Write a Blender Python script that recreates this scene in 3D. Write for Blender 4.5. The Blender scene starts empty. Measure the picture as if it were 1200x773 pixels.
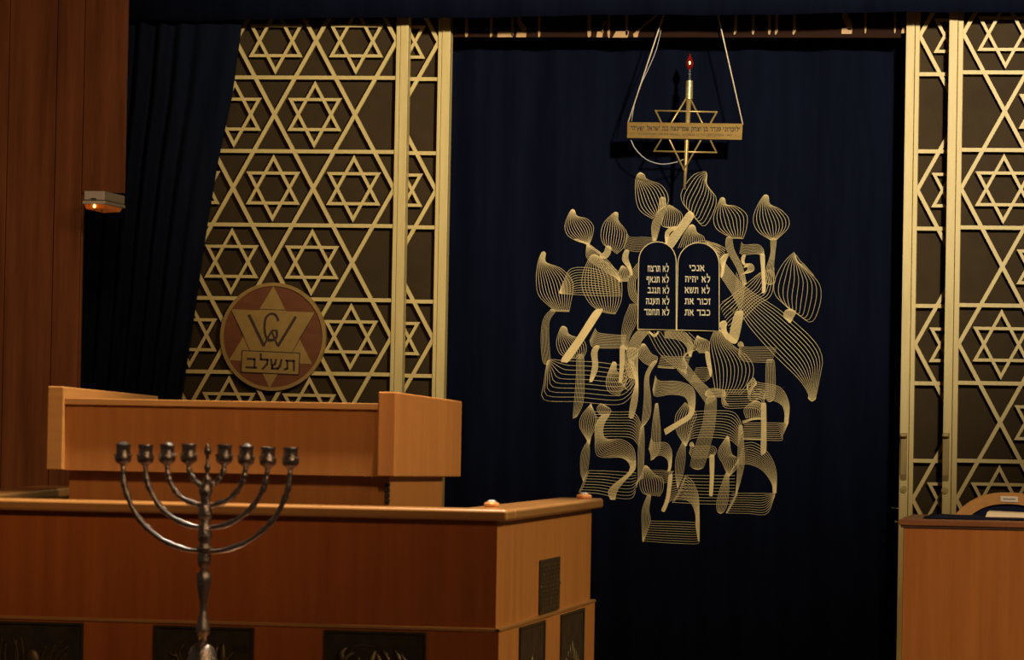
import bpy, bmesh, math, random
from mathutils import Vector, Matrix

scene = bpy.context.scene
coll = scene.collection
random.seed(7)

# ------------------------------------------------------------------ camera
F_PX = 4495.19                     # focal length in pixels of the 1200 x 773 frame (135 mm lens)
CAM = Vector((0.0, -12.5, 1.30))
def cam_rows(yaw, pitch, roll):
    base = Matrix(((1, 0, 0), (0, 0, -1), (0, 1, 0)))
    rz = Matrix.Rotation(yaw, 3, 'Z')
    rx = Matrix.Rotation(pitch, 3, 'X')
    rr = Matrix.Rotation(roll, 3, 'Z')
    return rr @ rx @ base @ rz
CM = cam_rows(math.radians(-9.27695), math.radians(-1.37706), math.radians(1.04008))
cam_data = bpy.data.cameras.new('camera')
cam_data.sensor_width = 36.0
cam_data.lens = F_PX / 1200 * 36
cam_data.clip_end = 60
cam_data.dof.use_dof = True
cam_data.dof.focus_distance = 12.75
cam_data.dof.aperture_fstop = 16
cam = bpy.data.objects.new('camera', cam_data)
cam.matrix_world = Matrix.Translation(CAM) @ Matrix((CM[0], -CM[1], -CM[2])).transposed().to_4x4()
coll.objects.link(cam)
scene.camera = cam

# ------------------------------------------------------------------ world, lights, exposure
world = bpy.data.worlds.new('world')
scene.world = world
world.use_nodes = True
world.node_tree.nodes['Background'].inputs[0].default_value = (0.9, 0.75, 0.6, 1)
world.node_tree.nodes['Background'].inputs[1].default_value = 0.03

def add_light(name, kind, loc, target, energy, color, size=0.3, spot=60, blend=0.6):
    d = bpy.data.lights.new(name, kind)
    d.energy = energy
    d.color = color
    if kind == 'AREA':
        d.shape = 'DISK'
        d.size = size
    else:
        d.shadow_soft_size = size
    if kind == 'SPOT':
        d.spot_size = math.radians(spot)
        d.spot_blend = blend
    o = bpy.data.objects.new(name, d)
    o.location = loc
    o.rotation_euler = (Vector(target) - Vector(loc)).to_track_quat('-Z', 'Y').to_euler()
    coll.objects.link(o)
    return o
WARM = (1.0, 0.78, 0.52)
add_light('ceiling_spot_ark', 'SPOT', (0.7, -6.0, 3.65), (-1.25, 0, 2.86), 2450, (1.0, 0.91, 0.74), 0.14, 38, 1.0)
add_light('ceiling_spot_bimah', 'SPOT', (3.0, -4.1, 3.9), (-1.2, -3.7, 0.80), 850, (1.0, 0.85, 0.53), 0.2, 36, 0.7)
add_light('fill_spot_hall', 'SPOT', (-1.0, -8.5, 4.1), (-3.35, -1.2, 1.12), 470, (1.0, 0.66, 0.34), 0.25, 39, 1.0)  # added fill spot, beam shaped to lift reading table and wall over the parapet
add_light('fill_spot_desk', 'SPOT', (1.2, -5.6, 4.1), (-0.35, -1.75, 0.72), 700, (1.0, 0.70, 0.40), 0.15, 28, 1.0)  # added narrow fill that brightens the desk, no fixture known there
add_light('ceiling_downlight_bimah', 'SPOT', (-1.45, -4.1, 4.2), (-1.6, -4.12, 0.9), 1150, (1.0, 0.88, 0.70), 0.06, 50, 0.6)
add_light('fill_area_hall', 'AREA', (1.6, -8.6, 3.9), (0.0, -2.0, 0.7), 50, (1.0, 0.66, 0.36), 1.0)  # added soft fill, gives the menorah something to reflect and lifts the desk

scene.view_settings.view_transform = 'Standard'
scene.view_settings.look = 'None'
scene.view_settings.gamma = 1.0
scene.view_settings.use_curve_mapping = False
scene.view_settings.exposure = 0.0

# ------------------------------------------------------------------ measuring helpers
def ray(px, py):
    return CM.transposed() @ Vector(((px - 600) / F_PX, (py - 386.5) / F_PX, 1.0))
def at(px, py, Y):                  # point seen at px,py on the plane y = Y
    d = ray(px, py)
    return CAM + d * ((Y - CAM.y) / d.y)
def atx(px, py, X):                 # point seen at px,py on the plane x = X
    d = ray(px, py)
    return CAM + d * ((X - CAM.x) / d.x)

# ------------------------------------------------------------------ materials
def mat(name, build):
    m = bpy.data.materials.new(name)
    m.use_nodes = True
    nt = m.node_tree
    b = nt.nodes['Principled BSDF']
    build(nt, b)
    return m
def node(nt, t, **kw):
    n = nt.nodes.new(t)
    for k, v in kw.items():
        setattr(n, k, v)
    return n
def grain_mat(name, c1, c2, scale, rough=0.4, metal=0.0, spec=0.5, bump=0.0, noise=4.0, detail=6.0, coat=0.0, sheen=0.0):
    def build(nt, b):
        tc = node(nt, 'ShaderNodeTexCoord')
        mp = node(nt, 'ShaderNodeMapping')
        mp.inputs['Scale'].default_value = scale
        nz = node(nt, 'ShaderNodeTexNoise')
        nz.inputs['Scale'].default_value = noise
        nz.inputs['Detail'].default_value = detail
        nz.inputs['Roughness'].default_value = 0.62
        cr = node(nt, 'ShaderNodeValToRGB')
        cr.color_ramp.elements[0].position = 0.3
        cr.color_ramp.elements[1].position = 0.72
        cr.color_ramp.elements[0].color = (*c1, 1)
        cr.color_ramp.elements[1].color = (*c2, 1)
        L = nt.links.new
        L(tc.outputs['Object'], mp.inputs['Vector'])
        L(mp.outputs['Vector'], nz.inputs['Vector'])
        L(nz.outputs['Fac'], cr.inputs['Fac'])
        L(cr.outputs['Color'], b.inputs['Base Color'])
        b.inputs['Roughness'].default_value = rough
        b.inputs['Metallic'].default_value = metal
        b.inputs['Specular IOR Level'].default_value = spec
        b.inputs['Coat Weight'].default_value = coat
        b.inputs['Coat Roughness'].default_value = 0.14
        b.inputs['Sheen Weight'].default_value = sheen
        if bump:
            bp = node(nt, 'ShaderNodeBump')
            bp.inputs['Strength'].default_value = bump
            bp.inputs['Distance'].default_value = 0.004
            L(nz.outputs['Fac'], bp.inputs['Height'])
            L(bp.outputs['Normal'], b.inputs['Normal'])
    return mat(name, build)
M = {}
M['beech'] = grain_mat('beech_veneer', (0.30, 0.105, 0.022), (0.40, 0.15, 0.034), (9, 9, 0.45), 0.38, spec=0.4)
M['beech_front'] = grain_mat('reddish_shade_toned_beech', (0.26, 0.062, 0.009), (0.36, 0.092, 0.014), (9, 9, 0.45), 0.38, spec=0.4)  # reddish veneer, colour also darkened to stand for weaker light on the front
M['beech_edge'] = grain_mat('beech_solid_edge', (0.31, 0.13, 0.032), (0.38, 0.17, 0.044), (1.2, 1.2, 14), 0.3, spec=0.5, coat=0.6)
M['panelling'] = grain_mat('dark_panelling', (0.15, 0.044, 0.014), (0.36, 0.117, 0.040), (6, 6, 0.35), 0.5, spec=0.25)
M['gold'] = grain_mat('gold_painted_wood', (0.51, 0.37, 0.122), (0.61, 0.45, 0.160), (14, 14, 2), 0.45, spec=0.5)
M['backing'] = grain_mat('brown_backing_board', (0.032, 0.0185, 0.0055), (0.042, 0.0245, 0.0075), (3, 3, 3), 0.75, spec=0.15)
M['navy'] = grain_mat('navy_velvet', (0.0022, 0.0030, 0.0075), (0.0036, 0.0048, 0.0115), (6, 6, 0.6), 0.95, spec=0.03)
M['navy_dark'] = grain_mat('dark_navy_drape', (0.0045, 0.0060, 0.0115), (0.0075, 0.0095, 0.0180), (6, 6, 0.6), 0.95, spec=0.03)
M['thread'] = grain_mat('gold_thread', (0.74, 0.55, 0.235), (0.90, 0.70, 0.33), (60, 60, 60), 0.45, metal=0.25)
M['thread_text'] = grain_mat('pale_gold_thread', (0.62, 0.50, 0.28), (0.75, 0.62, 0.36), (60, 60, 60), 0.5, metal=0.1)
M['mahogany'] = grain_mat('mahogany_disc', (0.12, 0.032, 0.007), (0.17, 0.050, 0.011), (3, 3, 12), 0.4)
M['burnt'] = grain_mat('engraved_dark_brown', (0.030, 0.012, 0.006), (0.045, 0.018, 0.009), (5, 5, 5), 0.7)
M['disc_gold'] = grain_mat('inlaid_gold_wood', (0.27, 0.155, 0.030), (0.34, 0.20, 0.042), (10, 10, 10), 0.45)
M['brass'] = grain_mat('brushed_brass', (0.42, 0.27, 0.085), (0.56, 0.38, 0.13), (6, 6, 40), 0.38, metal=0.55)
M['plate_brass'] = grain_mat('engraved_brass_plate', (0.30, 0.18, 0.05), (0.44, 0.28, 0.085), (5, 5, 30), 0.30, metal=1.0)
M['cord_mat'] = grain_mat('pale_gold_cord', (0.62, 0.47, 0.30), (0.75, 0.58, 0.38), (40, 40, 40), 0.5)
M['brass_dark'] = grain_mat('aged_brass_handle', (0.33, 0.22, 0.075), (0.42, 0.29, 0.10), (20, 20, 4), 0.4, metal=0.4)
M['engraving'] = grain_mat('black_engraving', (0.02, 0.013, 0.006), (0.03, 0.02, 0.01), (5, 5, 5), 0.7)
M['bronze'] = grain_mat('dark_bronze', (0.022, 0.015, 0.007), (0.055, 0.037, 0.018), (8, 8, 8), 0.5, metal=0.5, bump=0.4)
M['bronze_relief'] = grain_mat('rubbed_bronze', (0.06, 0.038, 0.014), (0.12, 0.08, 0.03), (12, 12, 12), 0.42, metal=0.6, bump=0.3)
M['silver'] = grain_mat('tarnished_silver', (0.42, 0.32, 0.26), (0.74, 0.60, 0.50), (22, 22, 22), 0.22, metal=0.9, bump=0.5, noise=6)
M['foil'] = grain_mat('crumpled_foil', (0.75, 0.74, 0.72), (0.9, 0.9, 0.9), (90, 90, 90), 0.25, metal=0.8, bump=0.8)
M['frieze'] = grain_mat('dark_frieze_board', (0.016, 0.006, 0.0035), (0.024, 0.010, 0.005), (1, 1, 12), 0.8, spec=0.05)
M['frieze_letter'] = grain_mat('carved_letter_wood', (0.36, 0.19, 0.06), (0.46, 0.26, 0.09), (10, 10, 10), 0.5)
M['grey_plastic'] = grain_mat('grey_plastic', (0.62, 0.57, 0.50), (0.70, 0.64, 0.56), (8, 8, 8), 0.45)
M['black'] = grain_mat('black_plastic', (0.01, 0.009, 0.008), (0.02, 0.018, 0.016), (5, 5, 5), 0.5)
M['chrome'] = grain_mat('bright_steel', (0.55, 0.55, 0.55), (0.7, 0.7, 0.7), (5, 5, 5), 0.2, metal=1.0)
M['cable'] = grain_mat('grey_cable', (0.30, 0.27, 0.23), (0.36, 0.33, 0.28), (5, 5, 5), 0.5)
M['paper'] = grain_mat('page_edges', (0.84, 0.74, 0.54), (0.95, 0.87, 0.68), (2, 2, 160), 0.7)
M['white_label'] = grain_mat('white_label_plate', (0.85, 0.84, 0.82), (0.92, 0.91, 0.89), (5, 5, 5), 0.5)
M['label_ink'] = grain_mat('grey_label_ink', (0.2, 0.2, 0.2), (0.25, 0.25, 0.25), (5, 5, 5), 0.6)
M['book_cover'] = grain_mat('dark_book_cover', (0.03, 0.013, 0.008), (0.05, 0.02, 0.012), (8, 8, 8), 0.5)
M['blue_cloth'] = grain_mat('blue_cloth', (0.008, 0.012, 0.040), (0.014, 0.02, 0.062), (30, 30, 30), 0.85, spec=0.1)
M['chair_wood'] = grain_mat('pale_bent_beech', (0.56, 0.29, 0.095), (0.68, 0.38, 0.14), (8, 1.5, 8), 0.35, coat=0.3)
M['desk_edge'] = grain_mat('reddish_desk_edge', (0.16, 0.055, 0.018), (0.24, 0.09, 0.03), (1.5, 1.5, 20), 0.4)
M['plaster'] = grain_mat('dark_plaster', (0.10, 0.07, 0.045), (0.12, 0.085, 0.055), (3, 3, 3), 0.8)
M['void'] = grain_mat('dark_passage_wall', (0.010, 0.008, 0.007), (0.014, 0.011, 0.009), (3, 3, 3), 0.9, spec=0.1)
M['carpet'] = grain_mat('carpet', (0.05, 0.025, 0.02), (0.07, 0.035, 0.028), (40, 40, 40), 0.95, spec=0.1)
M['knob_glass'] = grain_mat('amber_lacquered_knob', (0.50, 0.17, 0.05), (0.62, 0.25, 0.08), (12, 12, 12), 0.15, coat=0.8)
def amber(nt, b):
    b.inputs['Base Color'].default_value = (0.62, 0.13, 0.015, 1)
    b.inputs['Roughness'].default_value = 0.25
    b.inputs['Emission Color'].default_value = (1.0, 0.20, 0.02, 1)
    b.inputs['Emission Strength'].default_value = 0.13
M['amber'] = mat('amber_lens', amber)
def filament(nt, b):
    b.inputs['Emission Color'].default_value = (1.0, 0.55, 0.12, 1)
    b.inputs['Emission Strength'].default_value = 8.0
M['filament'] = mat('lit_filament', filament)
def redglass(nt, b):
    b.inputs['Base Color'].default_value = (0.22, 0.008, 0.006, 1)
    b.inputs['Roughness'].default_value = 0.1
    b.inputs['Transmission Weight'].default_value = 0.55
    b.inputs['Emission Color'].default_value = (0.8, 0.05, 0.02, 1)
    b.inputs['Emission Strength'].default_value = 0.05
M['red_glass'] = mat('red_glass', redglass)

# ------------------------------------------------------------------ mesh helpers
ORIG = {}
def lerp(a, b, t):
    return a + (b - a) * t
def spline(pts, n):
    """Catmull-Rom through 2D/3D points, n samples evenly by arc length."""
    P = [Vector(p) for p in pts]
    if len(P) == 2:
        return [P[0].lerp(P[1], i / (n - 1)) for i in range(n)]
    E = [P[0] * 2 - P[1]] + P + [P[-1] * 2 - P[-2]]
    D = []
    for k in range(len(P) - 1):
        a, b, c, d = E[k:k + 4]
        for i in range(14):
            t = i / 14
            D.append(0.5 * ((2 * b) + (c - a) * t + (2 * a - 5 * b + 4 * c - d) * t * t + (3 * b - a - 3 * c + d) * t ** 3))
    D.append(P[-1])
    L = [0]
    for i in range(1, len(D)):
        L.append(L[-1] + (D[i] - D[i - 1]).length)
    out, j = [], 0
    for i in range(n):
        s = L[-1] * i / (n - 1)
        while j < len(L) - 2 and L[j + 1] < s:
            j += 1
        seg = L[j + 1] - L[j]
        out.append(D[j].lerp(D[j + 1], (s - L[j]) / seg if seg > 1e-9 else 0))
    return out

class MB:
    def __init__(self):
        self.v, self.f = [], []
    def add(self, vs, fs):
        o = len(self.v)
        self.v += [Vector(p) for p in vs]
        self.f += [tuple(i + o for i in f) for f in fs]
        return self
    def box(self, x0, x1, y0, y1, z0, z1):
        x0, x1 = min(x0, x1), max(x0, x1)
        y0, y1 = min(y0, y1), max(y0, y1)
        z0, z1 = min(z0, z1), max(z0, z1)
        vs = [(x, y, z) for z in (z0, z1) for y in (y0, y1) for x in (x0, x1)]
        return self.add(vs, [(0, 2, 3, 1), (4, 5, 7, 6), (0, 1, 5, 4), (2, 6, 7, 3), (0, 4, 6, 2), (1, 3, 7, 5)])
    def prism(self, poly, axis, a, b):
        """poly: 2D outline; axis 'y' -> points are (x,z); 'x' -> (y,z); 'z' -> (x,y)."""
        def mk(p, h):
            return {'y': (p[0], h, p[1]), 'x': (h, p[0], p[1]), 'z': (p[0], p[1], h)}[axis]
        n = len(poly)
        area = sum(poly[i][0] * poly[(i + 1) % n][1] - poly[(i + 1) % n][0] * poly[i][1] for i in range(n))
        if (area < 0) != (axis == 'y'):
            poly = poly[::-1]
        vs = [mk(p, min(a, b)) for p in poly] + [mk(p, max(a, b)) for p in poly]
        fs = [tuple(range(n))[::-1], tuple(range(n, 2 * n))] + [(i, (i + 1) % n, n + (i + 1) % n, n + i) for i in range(n)]
        return self.add(vs, fs)
    def bar(self, p, q, w, y0, y1):
        """flat bar in the xz plane between p and q (x,z)."""
        p, q = Vector(p), Vector(q)
        d = (q - p).normalized()
        n = Vector((-d.y, d.x)) * (w / 2)
        return self.prism([tuple(p + n), tuple(q + n), tuple(q - n), tuple(p - n)], 'y', y0, y1)
    def tube(self, pts, r, n=8, closed_ends=True):
        P = [Vector(p) for p in pts]
        rs = r if isinstance(r, (list, tuple)) else [r] * len(P)
        o = len(self.v)
        up = None
        for i, p in enumerate(P):
            d = (P[min(i + 1, len(P) - 1)] - P[max(i - 1, 0)]).normalized()
            if up is None:
                up = Vector((0, 1, 0)) if abs(d.y) < 0.9 else Vector((1, 0, 0))
            a = d.cross(up).normalized()
            b = a.cross(d).normalized()
            up = b
            for k in range(n):
                t = 2 * math.pi * k / n
                self.v.append(p + (a * math.cos(t) + b * math.sin(t)) * rs[i])
        for i in range(len(P) - 1):
            for k in range(n):
                k2 = (k + 1) % n
                self.f.append((o + i * n + k, o + i * n + k2, o + (i + 1) * n + k2, o + (i + 1) * n + k))
        if closed_ends:
            self.f.append(tuple(o + k for k in range(n))[::-1])
            self.f.append(tuple(o + (len(P) - 1) * n + k for k in range(n)))
        return self
    def lathe(self, c, prof, n=16, lobes=0, amp=0.0):
        """prof: list of (r, z) relative to c, revolved about z."""
        o = len(self.v)
        for r, z in prof:
            for k in range(n):
                t = 2 * math.pi * k / n
                rr = r * (1 + (amp * math.cos(lobes * t) if lobes else 0))
                self.v.append(Vector((c[0] + rr * math.cos(t), c[1] + rr * math.sin(t), c[2] + z)))
        for i in range(len(prof) - 1):
            up = prof[i + 1][1] >= prof[i][1]
            for k in range(n):
                k2 = (k + 1) % n
                q = (o + i * n + k, o + i * n + k2, o + (i + 1) * n + k2, o + (i + 1) * n + k)
                self.f.append(q)
        self.f.append(tuple(o + k for k in range(n))[::-1])
        self.f.append(tuple(o + (len(prof) - 1) * n + k for k in range(n)))
        return self
    def ball(self, c, r, sx=1, sy=1, sz=1, n=10, m=6):
        prof = [(max(1e-5, r * math.sin(math.pi * i / m)), -r * math.cos(math.pi * i / m) * sz) for i in range(m + 1)]
        o = len(self.v)
        self.lathe((0, 0, 0), prof, n)
        for i in range(o, len(self.v)):
            v = self.v[i]
            self.v[i] = Vector((c[0] + v.x * sx, c[1] + v.y * sy, c[2] + v.z))
        return self
    def sheet(self, rows):
        o, n = len(self.v), len(rows[0])
        for r in rows:
            self.v += [Vector(p) for p in r]
        for i in range(len(rows) - 1):
            for k in range(n - 1):
                a = o + i * n + k
                self.f.append((a, a + 1, a + n + 1, a + n))
        return self
    def build(self, name, m, parent=None, smooth=False, bevel=0.0, thick=0.0):
        org = ORIG.get(parent, Vector((0, 0, 0)))
        me = bpy.data.meshes.new(name)
        me.from_pydata([tuple(v - org) for v in self.v], [], self.f)
        me.materials.append(m)
        if smooth:
            me.polygons.foreach_set('use_smooth', [True] * len(me.polygons))
        me.update()
        o = bpy.data.objects.new(name, me)
        coll.objects.link(o)
        if parent is not None:
            o.parent = parent
            ORIG[o] = org
        if thick:
            s = o.modifiers.new('thickness', 'SOLIDIFY')
            s.thickness = thick
            s.offset = 0
        if bevel:
            b = o.modifiers.new('edge', 'BEVEL')
            b.width = bevel
            b.segments = 2 if bevel < 0.005 else 5
            if bevel >= 0.005:
                b.harden_normals = True
                me.polygons.foreach_set('use_smooth', [True] * len(me.polygons))
            b.limit_method = 'ANGLE'
            b.angle_limit = math.radians(40)
        return o
def thing(name, loc, label, cat, group=None):
    o = bpy.data.objects.new(name, None)
    o.empty_display_size = 0.1
    o.location = loc
    coll.objects.link(o)
    ORIG[o] = Vector(loc)
    o['label'] = label
    o['category'] = cat
    if group:
        o['group'] = group
    return o
def tag(o, label, cat, group=None):
    o['label'] = label
    o['category'] = cat
    if group:
        o['group'] = group
    return o
def struct(o, label=None, cat=None):
    o['kind'] = 'structure'
    if label:
        o['label'] = label
        o['category'] = cat
    return o
def glyphs(s, weight=0.0):
    """mesh data (verts xz, faces) of a written line at size 1, left to right as seen."""
    cu = bpy.data.curves.new('lettering', 'FONT')
    cu.body = s
    cu.size = 1.0
    cu.resolution_u = 3
    cu.offset = weight
    ob = bpy.data.objects.new('lettering', cu)
    coll.objects.link(ob)
    dg = bpy.context.evaluated_depsgraph_get()
    me = bpy.data.meshes.new_from_object(ob.evaluated_get(dg))
    vs = [(v.co.x, v.co.y) for v in me.vertices]
    fs = [tuple(p.vertices) for p in me.polygons]
    bpy.data.objects.remove(ob)
    bpy.data.curves.remove(cu)
    bpy.data.meshes.remove(me)
    return vs, fs
# square Hebrew letters drawn as pen strokes: width, then polylines on a unit-high body (baseline 0)
HEB = {
    'א': (.78, [[(.05, .98), (.72, .02)], [(.60, .98), (.66, .74), (.46, .50)], [(.22, .66), (.10, .34), (.12, 0)]]),
    'ב': (.76, [[(.08, .9), (.6, .9)], [(.6, .96), (.6, .1)], [(0, .1), (.76, .1)]]),
    'ג': (.52, [[(.1, .9), (.38, .9)], [(.36, .96), (.40, .3), (.48, 0)], [(.40, .3), (.06, .04)]]),
    'ד': (.72, [[(0, .9), (.72, .9)], [(.58, .96), (.58, 0)]]),
    'ה': (.68, [[(.02, .9), (.66, .9)], [(.61, .96), (.61, 0)], [(.13, .58), (.11, 0)]]),
    'ו': (.30, [[(.02, .9), (.26, .9)], [(.22, .96), (.22, 0)]]),
    'ז': (.38, [[(.0, .9), (.36, .9)], [(.2, .9), (.22, 0)]]),
    'ח': (.68, [[(.02, .9), (.66, .9)], [(.61, .96), (.61, 0)], [(.12, .9), (.12, 0)]]),
    'י': (.28, [[(.02, .9), (.24, .9)], [(.22, .96), (.16, .5)]]),
    'כ': (.66, [[(.05, .9), (.48, .9)], [(.48, .9), (.60, .75), (.61, .3), (.48, .1)], [(.5, .1), (0, .1)]]),
    'ל': (.62, [[(.08, 1.45), (.12, .9)], [(.08, .9), (.6, .9)], [(.58, .95), (.55, .5), (.24, 0)]]),
    'מ': (.74, [[(.02, .98), (.22, .76), (.08, 0)], [(.2, .76), (.44, .92), (.64, .8)], [(.65, .84), (.66, .08)], [(.34, .1), (.7, .1)]]),
    'נ': (.48, [[(.14, .9), (.4, .9)], [(.4, .96), (.42, .1)], [(.02, .1), (.46, .1)]]),
    'ס': (.70, [[(.02, .9), (.66, .9)], [(.61, .9), (.64, .4), (.38, .06), (.14, .3), (.1, .9)]]),
    'ע': (.68, [[(.62, .98), (.54, .4), (.02, -.1)], [(.1, .98), (.32, .28)]]),
    'פ': (.70, [[(.05, .9), (.6, .9)], [(.62, .96), (.62, .1)], [(0, .1), (.68, .1)], [(.1, .9), (.08, .55), (.3, .5)]]),
    'ף': (.68, [[(.05, .9), (.6, .9)], [(.62, .96), (.6, -.4)], [(.1, .9), (.08, .55), (.3, .5)]]),
    'צ': (.70, [[(.05, .98), (.62, .1)], [(.6, .98), (.54, .7), (.36, .52)], [(0, .1), (.68, .1)]]),
    'ק': (.68, [[(.0, .9), (.64, .9)], [(.63, .92), (.58, .5), (.40, .15)], [(.1, .6), (.1, -.4)]]),
    'ר': (.64, [[(.02, .9), (.5, .9)], [(.48, .92), (.58, .75), (.59, 0)]]),
    'ש': (.80, [[(.02, .98), (.14, .1)], [(.38, .98), (.32, .55), (.12, .35)], [(.76, .98), (.66, .35), (.5, .1)], [(.08, .1), (.55, .1)]]),
    'ת': (.74, [[(.08, .9), (.66, .9)], [(.66, .96), (.68, 0)], [(.2, .9), (.22, .15), (.0, .06)]]),
    'ן': (.30, [[(.02, .9), (.26, .9)], [(.22, .96), (.2, -.4)]]),
    '״': (.26, [[(.08, 1.0), (.02, .7)], [(.24, 1.0), (.18, .7)]])}
def hebrew(name, s, corner_fn, m, parent, weight=1.0):
    """one line of square letters, set from right to left; corner_fn(u, v): u over the line, v over the letter height."""
    total = sum(HEB[c][0] if c != ' ' else 0.34 for c in s) + 0.17 * (len(s) - 1)
    b = MB()
    x = total
    for c in s:
        if c == ' ':
            x -= 0.34 + 0.17
            continue
        w, strokes = HEB[c]
        x -= w
        for st in strokes:
            for p, q in zip(st[:-1], st[1:]):
                p, q = Vector((p[0] + x, p[1])), Vector((q[0] + x, q[1]))
                d = q - p
                t = weight * lerp(0.14, 0.21, abs(d.x) / d.length)
                d.normalize()
                e = d * 0.04
                n = Vector((-d.y, d.x)) * (t / 2)
                quad = [p - e + n, p - e - n, q + e - n, q + e + n]
                b.add([corner_fn(v.x / total, v.y) for v in quad], [(0, 1, 2, 3)])
        x -= 0.17
    return b.build(name, m, parent)
def lettering(name, s, corner_fn, m, parent, cap=None, weight=0.0):
    """flat lettering; corner_fn(u, v) maps the line's unit box (0..1, 0..1) to a world point."""
    vs, fs = glyphs(s, weight)
    if not vs:
        return None
    x0, x1 = min(v[0] for v in vs), max(v[0] for v in vs)
    y0, y1 = (0.0, cap) if cap else (min(v[1] for v in vs), max(v[1] for v in vs))
    b = MB()
    b.add([corner_fn((v[0] - x0) / (x1 - x0), (v[1] - y0) / (y1 - y0)) for v in vs], fs)
    return b.build(name, m, parent)

# ------------------------------------------------------------------ levels of the place
Y_DOOR = 0.0          # front sliding doors of the ark
Y_BACK_DOOR = 0.065   # rear pair of doors
Y_CURT = 0.26         # ark curtain
Y_BIM = -4.20         # front of the bimah parapet
FLOOR = 0.0

# ------------------------------------------------------------------ room shell
struct(MB().box(-6, 5, -14, 1.2, -0.1, 0).build('floor', M['carpet']), 'dark red carpeted platform floor', 'floor')
struct(MB().box(-6, 5, -14, 1.2, 4.4, 4.5).build('ceiling', M['plaster']), 'plain ceiling above the hall', 'ceiling')
struct(MB().box(-6, 5, 1.0, 1.2, 0, 4.4).build('wall_back', M['void']), 'dark wall behind the ark', 'wall')
Y_WALL = -0.75
zl = at(120, 226, Y_WALL).z
xa, xb = at(146.5, 120, Y_WALL).x, at(94, 350, Y_WALL).x
wall = MB()
wall.box(-6, xb, Y_WALL + 0.012, Y_WALL + 0.026, 0, 4.4)
wall.box(xb, xa, Y_WALL + 0.012, Y_WALL + 0.026, zl, 4.4)
wall_left = struct(wall.build('wall_left', M['panelling']), 'dark brown vertical wood panelling beside the drape', 'wall')
edges = [-190, -128, -60, 8, 64, 96, 146.5]
for a, b in zip(edges[:-1], edges[1:]):
    xa_, xb_ = at(a, 200, Y_WALL).x, at(b, 200, Y_WALL).x
    z0 = zl if a >= 94 else 0.0
    MB().box(xa_ + 0.0012, xb_ - 0.0012, Y_WALL, Y_WALL + 0.014, z0, 4.4).build('wood_panel', M['panelling'], wall_left, bevel=0.0015)

# ------------------------------------------------------------------ ark curtain with its embroidery
def fold(x, z):
    return Y_CURT + 0.009 * math.sin(x * 21 + 0.6 * math.sin(z * 1.1)) + 0.005 * math.sin(x * 47 + 1.3 + 0.4 * z)
cx0, cx1 = at(470, 300, Y_CURT).x, at(1115, 300, Y_CURT).x
cz0, cz1 = 0.12, at(800, 8, Y_CURT).z
curtain = thing('ark_curtain', ((cx0 + cx1) / 2, Y_CURT, cz0),
                'navy velvet ark curtain embroidered with gold thread flames and letters', 'curtain')
rows = []
for i in range(25):
    z = lerp(cz0, cz1, i / 24)
    rows.append([(x, fold(x, z), z) for x in [lerp(cx0, cx1, k / 200) for k in range(201)]])
MB().sheet(rows).build('cloth', M['navy'], curtain, smooth=True, thick=0.004)

def on_cloth(px, py, eps=0.0045):
    p = at(px, py, Y_CURT)
    return Vector((p.x, fold(p.x, p.z) - eps, p.z))
THREAD = 0.0012
def thread_strip(mb, pts, w, eps):
    """one stitched thread along screen-measured points, laid on the cloth as a slightly domed ribbon."""
    W = [on_cloth(p[0], p[1], eps) for p in pts]
    o = len(mb.v)
    n = len(W)
    for i, p in enumerate(W):
        d = W[min(i + 1, n - 1)] - W[max(i - 1, 0)]
        d = Vector((d.x, 0, d.z))
        d = d.normalized() if d.length > 1e-9 else Vector((1, 0, 0))
        s = Vector((-d.z, 0, d.x)) * (w / 2)
        mb.v += [p + s, p + Vector((0, -w * 0.35, 0)), p - s]
    for i in range(n - 1):
        a = o + 3 * i
        mb.f += [(a, a + 1, a + 4, a + 3), (a + 1, a + 2, a + 5, a + 4)]
T = {1: (610, 180), 2: (780, 180), 3: (620, 290), 4: (780, 290), 5: (620, 410), 6: (780, 410), 7: (660, 500), 8: (780, 500)}
LAYER = [0]
def family(name, tile, A, B, n, w=THREAD, label=None, m=26):
    """n threads blended from guide A to guide B (tile = zoom tile the guides were measured in)."""
    ox, oy = T[tile]
    def conv(G):
        out = []
        for g in G:
            if len(g) == 3:
                o2 = T[g[2]]
                out.append((o2[0] + g[0] / 5.155, o2[1] + g[1] / 5.155))
            else:
                out.append((ox + g[0] / 5.155, oy + g[1] / 5.155))
        return out
    a_, b_ = conv(A), conv(B)
    if name in ('embroidered_bud', 'embroidered_stem'):      # rounded tips
        def apex(i, j):
            p0, p1 = Vector(a_[i]), Vector(b_[i])
            d = (p0 - Vector(a_[j])).normalized() + (p1 - Vector(b_[j])).normalized()
            return tuple((p0 + p1) / 2 + (d.normalized() if d.length > 1e-6 else d) * min(3.0, (p0 - p1).length * 0.32))
        s0, s1 = apex(0, 1), apex(-1, -2)
        a_, b_ = [s0] + a_, [s0] + b_
        if name == 'embroidered_stem':
            a_, b_ = a_ + [s1], b_ + [s1]
    a, b = spline(a_, m), spline(b_, m)
    LAYER[0] += 1
    eps = 0.0040 + 0.00003 * LAYER[0]
    mb = MB()
    for k in range(n):
        t = k / (n - 1)
        thread_strip(mb, [a[i].lerp(b[i], t) for i in range(m)], w, eps + 0.000002 * k)
    return mb.build(name, M['thread'], curtain)
BUD, LET, STEM, LEAF = 'embroidered_bud', 'embroidered_letter', 'embroidered_stem', 'embroidered_leaf'
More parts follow.
